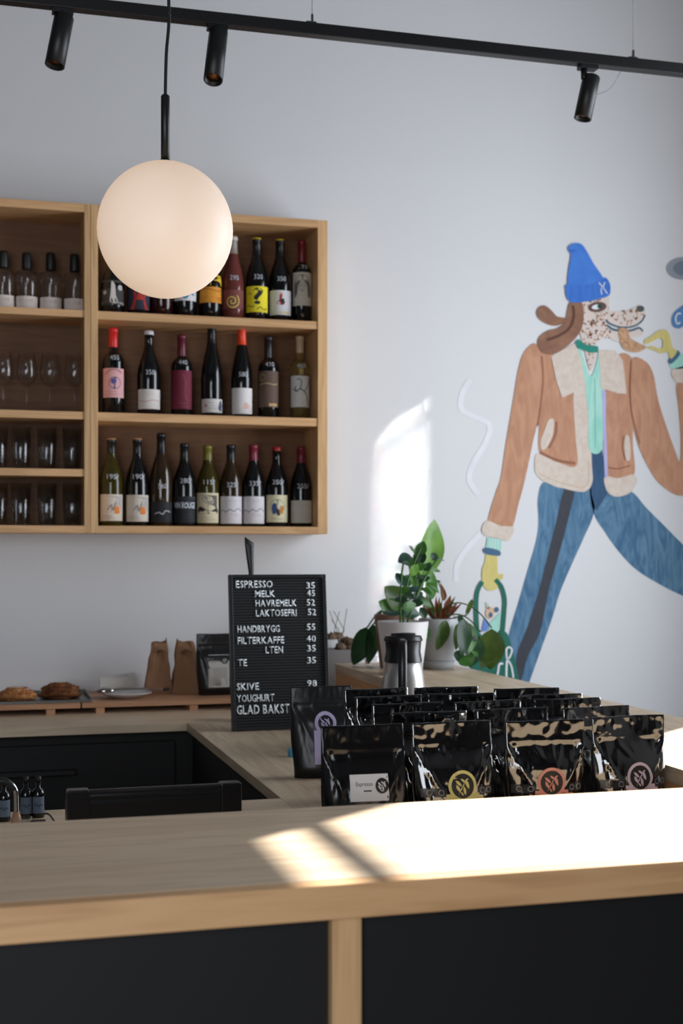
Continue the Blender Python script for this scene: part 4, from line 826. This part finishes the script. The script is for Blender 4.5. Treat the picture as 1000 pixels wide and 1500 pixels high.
# things behind the board, at the far corner
gx = at(500, 965, 4.72).x
tag(box('grey_box', gx - .07, gx + .045, 4.66, 4.79, Z2, 1.118, mat('grey_card', (128, 124, 122), .6), None, .002), 'small grey box peeping out behind the menu board', 'box')
t = thing('dried_flowers', 'brown dried flower bunch lying behind the menu board', 'dried flowers', (gx, 4.72, 1.1185))
for k in range(9): blob('flower_head', .02, .018, .016, mat('dried_petals', (112, 92, 76), .95, 0, .2, 60), t, k, .5, (rp.uniform(-.05, .03), rp.uniform(-.03, .03), .03 * (k % 3) * .6), 5, 3)
for k in range(5): tube('dry_stem', [(-.01, 0, .02), (rp.uniform(-.03, .04), 0, .07), (rp.uniform(-.05, .06), .01, rp.uniform(.09, .15))], .0012, mat('dried_petals', (112, 92, 76), .95), t, 6)
px_ = at(513, 962, 4.60); lathe('glass_knob', [(.0005, 0), (.008, 0), (.010, .012), (.006, .02), (.0005, .022)], mat('bright_metal', (220, 224, 228), .1, 1), None, (px_.x + .045, 4.535, Z1), 16, False)
tag(bpy.data.objects['glass_knob'], 'tiny shiny metal cap standing at the rear of the side bar', 'cap')
# ------------------------------------------------------------------ till screen and sink-side items
t = thing('till_screen', 'black point-of-sale screen lying low behind the bar', 'screen', (.30, 2.48, Z2), R(.8))
SCR = mat('screen_plastic', (20, 19, 21), .28, 0, .05, 10)
x0, x1 = at(98, 1180, 2.48).x - .30, at(352, 1180, 2.48).x - .30
boxes('housing', [(x0, x1, -.01, .055, .0, .078)], SCR, t, .010)
q = [(x0 + .004, .010, .082), (x1 - .004, .010, .082)]
tube('top_ridge', [(x0 + .002, .005, .078), (x0 + .01, .005, .080), (x1 - .01, .005, .080), (x1 - .002, .005, .078)], .0125, SCR, t, 16)
boxes('end_clip', [(x0 - .001, x0 + .040, -.014, .02, .006, .0945)], SCR, t, .004); boxes('end_clip', [(x1 - .040, x1 + .001, -.014, .02, .006, .0945)], SCR, t, .004)
boxes('display_glass', [(x0 + .015, x1 - .015, .0555, .058, .01, .07)], mat('display_glass', (8, 8, 10), .1), t)
ZS = Z2
for k, (px, lb) in enumerate(((6, 'small dark bottle cut by the left edge behind the tap'), (38, 'small dark bottle with blue-grey label beside the tap'), (56, 'small dark bottle with blue-grey label nearest the till screen'))):
    Yb = 2.72 - .02 * (k == 0); p = at(px, 1170, Yb); t = thing('syrup_bottle', lb, 'bottle', (p.x, Yb, ZS), group='small bottles behind the bar'); t.scale = (.82, .82, .82)
    lathe('glass_body', [(.0005, 0), (.0135, 0), (.0150, .002), (.0150, .060), (.012, .068), (.0055, .073), (.0055, .086), (.0005, .0865)], G['black'], t, seg=20, cap=False)
    lathe('cap', [(.0005, .0866), (.0068, .0866), (.0068, .1), (.0005, .101)], PLASTIC, t, seg=14, cap=False)
    def wr(x, z): r = .0154; return (r * math.sin(x / r), -r * math.cos(x / r), z)
    lo = conform('paper_label', [rect(-.017 + .0034 * j, -.0136 + .0034 * j, .012, .052) for j in range(10)], wr, paper((92, 106, 122)), t, 0)
    def wr2(x, z): r = .0157; return (r * math.sin(x / r), -r * math.cos(x / r), z)
    conform('label_print', strokes([(-.010, .03), (-.005, .035), (0, .028), (.005, .034), (.010, .030)], .002, 3), wr2, paper((30, 40, 60)), lo, 0)
p = at(24, 1180, 2.60); t = thing('tap', 'black and steel gooseneck tap at the left edge behind the bar', 'tap', (p.x, 2.60, Z2))
tube('spout', catmull([(0, 0, .0), (0, 0, .05), (-.003, 0, .080), (-.02, 0, .094), (-.05, 0, .092), (-.07, 0, .07)], 6, False), .005, CH, t, 12)
tube('hose_sleeve', catmull([(-.004, 0, .078), (-.02, 0, .0945), (-.05, 0, .0925), (-.062, 0, .082)], 6, False), .0068, PLASTIC, t, 12)
lathe('tap_base', [(.0005, 0), (.013, 0), (.010, .02), (.006, .036), (.0005, .037)], wood('tap_wood', (190, 150, 120), 2), t, seg=20, cap=False)
p = at(37, 1195, 2.50); t = thing('shot_glass', 'tiny glass of pale green liquid beside the tap', 'glass', (p.x, 2.50, Z2))
lathe('glass_cup', [(.0005, 0), (.010, 0), (.012, .045), (.0112, .045), (.0095, .003), (.0005, .003)], CG, t, seg=20, cap=False)
lathe('green_liquid', [(.0005, .0035), (.0094, .0035), (.0108, .033), (.0005, .033)], mat('green_liquid', (150, 190, 160), .2), t, seg=20, cap=False)
p = at(56, 1195, 2.48); box('card_holder', p.x - .014, p.x + .014, 2.465, 2.495, Z2, Z2 + .040, PLASTIC, None, .002)
tag(bpy.data.objects['card_holder'], 'small black block between the shot glass and the cable', 'holder')
p = at(68, 1180, 2.52)
tag(tube('cable', catmull([(p.x - .006, 2.52, Z2 + .045), (p.x + .006, 2.52, Z2 + .042), (p.x + .018, 2.51, Z2 + .020), (p.x + .012, 2.50, Z2 + .004), (p.x - .03, 2.47, Z2 + .003)], 6, False), .0016, BLACKM, None, 8), 'thin black cable looping beside the till screen', 'cable')
# ------------------------------------------------------------------ wall painting
mu = thing('wall_painting', 'painted mural of a dog in blue beanie and brown shearling jacket', 'mural', (2.3, YB, 1.0))
A = lambda p: (680 + p[0] / 3.125, 330 + p[1] / 3.125)
B = lambda p: (680 + p[0] / 3.125, 660 + p[1] / 3.125)
Hh = lambda p: (780 + p[0] / 4.545, 340 + p[1] / 4.545)
I = lambda p: p
def wpt(p, layer): q = at(p[0], p[1], YB); return Vector((q.x - 2.3, -.0012 - .0008 * layer, q.z - 1.0))
def art(name, m, fn, pts, layer, smooth=True, n=5):
    pp = [fn(p) for p in pts]; loop = [(q.x, q.y) for q in catmull(pp, n)] if smooth else pp
    return mesh(name, [wpt(p, layer) for p in loop], [tuple(reversed(f)) if False else f for f in fill2d(loop)], m, mu)
def brush(name, m, fn, pts, w, layer, n=6, closed=False):
    pp = [fn(p) for p in pts]; vs, fs = [], []
    for k, q in enumerate(strokes(pp, w, n, closed)):
        o = len(vs); vs += [wpt(p, layer) for p in q]; fs.append((o, o + 1, o + 2, o + 3))
    return mesh(name, vs, fs, m, mu)
def ell(cx, cy, rx, ry, n=18, a0=0):
    return [(cx + rx * math.cos(k * 6.2832 / n) * math.cos(a0) - ry * math.sin(k * 6.2832 / n) * math.sin(a0), cy + rx * math.cos(k * 6.2832 / n) * math.sin(a0) + ry * math.sin(k * 6.2832 / n) * math.cos(a0)) for k in range(n)]
BR = paint('mural_brown', (184, 134, 106), (202, 152, 122), 26, 7); BRD = paint('mural_brown_dark', (150, 98, 74), (160, 108, 84)); CRM = paint('mural_cream', (212, 196, 182), (222, 208, 196), 30, 30); MINT = paint('mural_mint', (150, 214, 196), (178, 226, 212), 30, 6)
JN = paint('mural_denim', (66, 106, 140), (100, 138, 166), 20, 5, 3); JND = paint('mural_denim_dark', (48, 80, 112), (60, 92, 126)); STR = mat('mural_charcoal', (66, 68, 76), .9, 0, .08, 20); YE = paint('mural_yellow', (208, 192, 116), (218, 204, 130)); TEAL = mat('mural_teal', (48, 138, 124), .9); GRN = mat('mural_green', (40, 108, 92), .9, 0, .06, 9)
BLU = paint('mural_blue', (66, 124, 214), (74, 132, 220), 12, 12); BLU2 = paint('mural_blue_brim', (58, 112, 202), (68, 124, 212), 40, 8); EAR = paint('mural_ear', (132, 94, 76), (156, 114, 90), 12, 12); FACE = mat('mural_face', (222, 208, 200), .9); SPT = mat('mural_spots', (166, 118, 88), .9, 0, .15, 20); NAVY = mat('mural_navy', (58, 92, 108), .9); BAND = mat('mural_band', (76, 110, 140), .9); WHT = mat('mural_white', (228, 232, 238), .9); LAV = mat('mural_lavender', (182, 180, 222), .9); STM = mat('mural_steam', (232, 234, 238), .9)
art('left_trouser_leg', JN, B, [(360, 145), (430, 170), (560, 180), (600, 150), (592, 285), (545, 400), (500, 500), (440, 640), (400, 770), (350, 910), (290, 1080), (200, 1340), (60, 1340), (120, 1150), (205, 830), (250, 680), (290, 540), (325, 420), (338, 330), (335, 220)], 0)
art('right_trouser_leg', JN, B, [(590, 285), (575, 150), (650, 160), (760, 185), (830, 260), (910, 340), (1010, 440), (1120, 530), (1300, 640), (1340, 760), (1180, 730), (1000, 665), (880, 605), (780, 540), (700, 455), (640, 370)], 0)
art('trouser_waist', JND, A, [(570, 1020), (628, 1020), (640, 1100), (660, 1220), (602, 1310), (580, 1230)], 1, False)
art('trouser_stripe', STR, B, [(455, 180), (502, 180), (470, 330), (430, 480), (385, 640), (345, 830), (290, 940), (258, 1060), (180, 1330), (130, 1330), (225, 1040), (240, 930), (290, 800), (340, 640), (380, 480), (418, 330)], 1)
art('left_sleeve', BR, A, [(320, 540), (272, 580), (245, 660), (225, 780), (205, 900), (185, 1020), (165, 1156), (140, 1231), (105, 1366), (160, 1383), (215, 1386), (245, 1281), (272, 1181), (292, 1091), (315, 980), (340, 880), (352, 780), (355, 680), (350, 590)], 2)
art('jacket_left', BR, A, [(330, 545), (400, 570), (440, 760), (510, 750), (508, 900), (516, 1105), (430, 1085), (345, 1045), (340, 920), (350, 760), (345, 620)], 1)
brush('sleeve_shadow', BRD, A, [(352, 600), (358, 700), (348, 820), (332, 920)], 2.4, 3)
art('jacket_right', BR, A, [(700, 600), (770, 620), (772, 860), (770, 1000), (776, 1140), (700, 1160), (652, 1150), (640, 1000), (640, 760), (730, 765)], 1)
art('hem_left', CRM, A, [(335, 1045), (425, 1085), (512, 1100), (506, 960), (500, 760), (555, 745), (572, 900), (582, 1100), (584, 1175), (556, 1216), (500, 1216), (380, 1181), (328, 1141), (320, 1090)], 2)
brush('hem_stitch', mat('mural_stitch', (196, 172, 140), .9), A, [(340, 1135), (400, 1165), (480, 1190), (540, 1200), (566, 1170), (566, 1080)], .8, 3)
art('hem_right', CRM, A, [(640, 1150), (700, 1158), (775, 1141), (786, 1180), (750, 1228), (690, 1242), (650, 1215)], 2)
art('lining_strip', LAV, A, [(628, 752), (646, 762), (645, 900), (655, 1150), (640, 1160), (634, 1000)], 3, False)
art('shirt', MINT, A, [(498, 552), (530, 570), (572, 690), (600, 640), (615, 575), (624, 700), (630, 850), (627, 1026), (570, 1026), (564, 850), (545, 720), (512, 620)], 3)
brush('shirt_placket', mat('mural_mint_dark', (120, 190, 176), .9), A, [(594, 700), (596, 860), (597, 1020)], 1.2, 3.5)
art('collar_left', CRM, A, [(395, 600), (440, 575), (505, 540), (528, 600), (545, 690), (556, 748), (500, 765), (445, 790), (418, 710)], 4, False)
art('collar_right', CRM, A, [(610, 572), (690, 575), (722, 620), (732, 700), (740, 772), (700, 770), (622, 745), (618, 650)], 4, False)
art('pocket_left', CRM, A, [(385, 890), (408, 892), (402, 960), (375, 1018), (352, 1026), (348, 985), (368, 930)], 3)
brush('pocket_line', BRD, A, [(420, 900), (415, 960), (385, 1020)], 3, 3); brush('pocket_line', BRD, A, [(345, 1040), (420, 1075), (505, 1090)], 4, 3)
art('pocket_right', CRM, A, [(735, 965), (750, 965), (758, 1020), (756, 1072), (738, 1072), (730, 1010)], 3); brush('pocket_line', BRD, A, [(728, 965), (722, 1020), (735, 1075)], 2, 3); brush('pocket_line', BRD, A, [(655, 1108), (700, 1115), (755, 1100)], 2, 3)
art('right_sleeve', BR, A, [(765, 612), (825, 622), (862, 680), (885, 800), (922, 920), (965, 1040), (985, 1080), (988, 960), (978, 830), (972, 722), (1060, 700), (1110, 900), (1120, 1100), (1070, 1200), (985, 1238), (900, 1190), (850, 1125), (795, 1010), (762, 870), (755, 740)], 3)
brush('sleeve_shadow', BRD, A, [(762, 620), (756, 740), (764, 860), (800, 1000)], 2.2, 4)
art('right_cuff', CRM, A, [(945, 668), (975, 652), (1060, 640), (1075, 700), (985, 722), (955, 705)], 4)
art('right_shirt_cuff', MINT, A, [(935, 628), (975, 590), (1010, 600), (1030, 645), (955, 658)], 4)
art('right_wristband', BAND, A, [(930, 618), (966, 574), (984, 592), (945, 634)], 5)
art('right_hand', YE, Hh, [(740, 722), (790, 690), (825, 662), (880, 653), (908, 690), (918, 740), (930, 775), (956, 795), (915, 845), (893, 800), (850, 808), (810, 790), (750, 768), (800, 762), (835, 778), (858, 770), (862, 730), (845, 706), (815, 716), (780, 735), (745, 745)], 6)
art('left_cuff', CRM, B, [(105, 322), (165, 345), (222, 350), (218, 385), (198, 412), (150, 402), (86, 385), (80, 350)], 4)
art('left_shirt_cuff', MINT, B, [(103, 398), (168, 406), (166, 458), (95, 452)], 3, False)
for k in range(4): brush('cuff_rib', WHT, B, [(112 + 14 * k, 402), (110 + 14 * k, 450)], 1.2, 4)
art('left_wristband', BAND, B, [(84, 455), (98, 444), (150, 455), (164, 468), (155, 482), (100, 474)], 5)
art('left_hand', YE, B, [(100, 476), (146, 482), (152, 560), (176, 565), (170, 590), (152, 598), (150, 628), (128, 640), (98, 634), (80, 600), (80, 545), (92, 510)], 3)
art('bag', GRN, B, [(48, 840), (110, 870), (160, 822), (184, 828), (200, 850), (222, 930), (240, 1100), (40, 1100)], 2)
brush('bag_handle', GRN, B, [(80, 600), (58, 645), (52, 720), (58, 850)], 6.5, 4)
brush('bag_handle', GRN, B, [(140, 590), (168, 625), (182, 680), (180, 740), (172, 840)], 6.5, 4)
art('bag_item', MINT, B, [(112, 792), (165, 738), (158, 820), (128, 862), (110, 840)], 3, False); art('bag_item', mat('mural_item_blue', (108, 144, 214), .9), B, [(90, 765), (110, 792), (102, 826), (76, 828)], 3, False)
art('bag_item', mat('mural_item_peach', (222, 190, 160), .9), B, ell(115, 742, 20, 28), 3); art('bag_item', BAND, B, ell(146, 728, 10, 12), 4); art('bag_item', BAND, B, ell(118, 752, 8, 12), 5); art('bag_item', mat('mural_leaf_pale', (196, 208, 190), .9), B, [(95, 690), (110, 705), (112, 728), (98, 718)], 3, False)
brush('bag_lettering', WHT, B, [(192, 960), (190, 1000), (190, 1040)], 3, 5); brush('bag_lettering', WHT, B, [(192, 955), (190, 910), (205, 900), (215, 915), (205, 945), (195, 955), (212, 985), (222, 1040)], 2.6, 5); brush('bag_lettering', WHT, B, [(175, 975), (158, 978), (152, 1010), (146, 1040)], 3, 5)
# head
art('ear', EAR, Hh, [(240, 475), (280, 465), (325, 475), (336, 560), (320, 650), (270, 720), (200, 780), (120, 815), (60, 802), (32, 755), (40, 700), (95, 658), (160, 640), (210, 600), (226, 530)], 5)
art('ear', EAR, Hh, [(22, 540), (38, 500), (78, 490), (120, 520), (160, 562), (222, 575), (214, 602), (150, 625), (90, 612), (40, 580)], 4)
brush('ear_shading', mat('mural_ear_dark', (98, 66, 54), .9), Hh, [(262, 490), (268, 560), (240, 640), (170, 690), (90, 720)], 4, 6)
art('face', FACE, Hh, [(318, 470), (400, 462), (500, 430), (506, 520), (560, 532), (620, 528), (680, 500), (715, 490), (738, 510), (746, 560), (722, 600), (660, 632), (580, 636), (520, 615), (484, 592), (500, 648), (560, 662), (640, 662), (700, 642), (730, 660), (722, 690), (660, 700), (610, 704), (560, 730), (500, 705), (440, 720), (412, 760), (425, 800), (400, 890), (376, 918), (345, 800), (322, 720), (310, 640), (325, 560)], 4.4, n=4)
rs_ = random.Random(21); loopf = [(318, 470), (500, 440), (506, 520), (620, 528), (715, 495), (740, 560), (660, 622), (520, 605), (470, 590), (500, 655), (555, 700), (440, 710), (405, 770), (395, 880), (376, 905), (350, 800), (325, 700), (330, 560)]
def inside(x, y, lp):
    c = False; j = len(lp) - 1
    for i in range(len(lp)):
        if (lp[i][1] > y) != (lp[j][1] > y) and x < (lp[j][0] - lp[i][0]) * (y - lp[i][1]) / (lp[j][1] - lp[i][1]) + lp[i][0]: c = not c
        j = i
    return c
vs, fs = [], []; got = 0
while got < 150:
    x, y = rs_.uniform(310, 745), rs_.uniform(430, 910)
    if not inside(x, y, loopf) or (370 < x < 490 and 465 < y < 535): continue
    e = ell(x, y, rs_.choice((4, 5, 6, 8, 13)), rs_.uniform(4, 8), 7, rs_.uniform(0, 3)); o_ = len(vs); vs += [wpt(Hh(p), 4.7) for p in e]; fs.append(tuple(range(o_, o_ + 7))); got += 1
mesh('spots', vs, fs, SPT, mu)['kind'] = 'stuff'
art('eye_patch', mat('mural_eye_brown', (108, 78, 74), .9), Hh, ell(425, 500, 62, 34, 18, -.12), 6); art('eye', WHT, Hh, ell(422, 500, 34, 16, 16, -.15), 7); art('iris', mat('mural_iris', (36, 78, 70), .9), Hh, ell(440, 496, 15, 16), 8)
art('nose', mat('mural_nose', (84, 88, 86), .9), Hh, ell(712, 512, 26, 21), 6)
brush('mouth_line', NAVY, Hh, [(480, 588), (520, 615), (580, 634), (660, 630), (715, 600), (743, 555)], 2.2, 6); brush('mouth_line', NAVY, Hh, [(490, 620), (530, 648), (600, 662), (660, 654), (705, 640), (728, 662)], 2.6, 6)
art('food_in_mouth', paint('mural_food', (176, 130, 96), (216, 176, 140), 60, 60), Hh, [(568, 645), (628, 648), (640, 700), (690, 735), (745, 762), (735, 782), (682, 802), (610, 785), (575, 725)], 7)
art('dog_collar', TEAL, Hh, [(278, 735), (300, 714), (350, 752), (430, 762), (432, 802), (380, 806), (290, 772)], 8, False)
art('beanie', BLU, Hh, [(232, 125), (235, 98), (265, 78), (315, 80), (350, 120), (400, 210), (470, 320), (460, 400), (240, 400), (228, 340), (235, 250), (250, 155)], 7)
art('beanie_brim', BLU2, Hh, [(222, 352), (350, 354), (450, 322), (480, 305), (506, 340), (512, 385), (500, 425), (440, 446), (350, 465), (255, 470), (222, 435), (216, 390)], 8)
brush('beanie_fold', mat('mural_blue_dark', (46, 94, 184), .9), Hh, [(240, 120), (262, 132), (278, 120)], 2, 8)
for pts in ([(434, 338), (448, 356), (460, 372)], [(474, 336), (466, 356), (460, 372)], [(452, 372), (448, 395), (455, 418)], [(466, 372), (476, 392), (492, 412)], [(450, 374), (468, 376)]): brush('beanie_emblem', WHT, Hh, pts, 1.4, 9)
# second figure at the right edge
art('second_cap', mat('mural_cap_blue', (92, 136, 188), .9, 0, .06, 9), Hh, [(920, 590), (935, 540), (980, 500), (1040, 470), (1120, 500), (1130, 600), (1040, 600), (980, 640), (935, 632)], 2)
brush('cap_emblem', WHT, Hh, [(985, 545), (960, 545), (948, 580), (960, 612), (980, 600)], 2, 3)
art('grey_cloud_rim', mat('mural_grey', (150, 156, 166), .9, 0, .05, 9), A, ell(1000, 198, 78, 52), 1); art('grey_cloud', mat('mural_grey_dark', (118, 130, 142), .9, 0, .05, 9), A, ell(1005, 198, 52, 34), 2)
for pts in ([(688, 556), (677, 575), (675, 598), (692, 610), (716, 622), (711, 648), (692, 680), (687, 704), (700, 724)], [(705, 780), (683, 804), (669, 828), (668, 852)]): brush('steam_stroke', STM, I, pts, 8, 0)
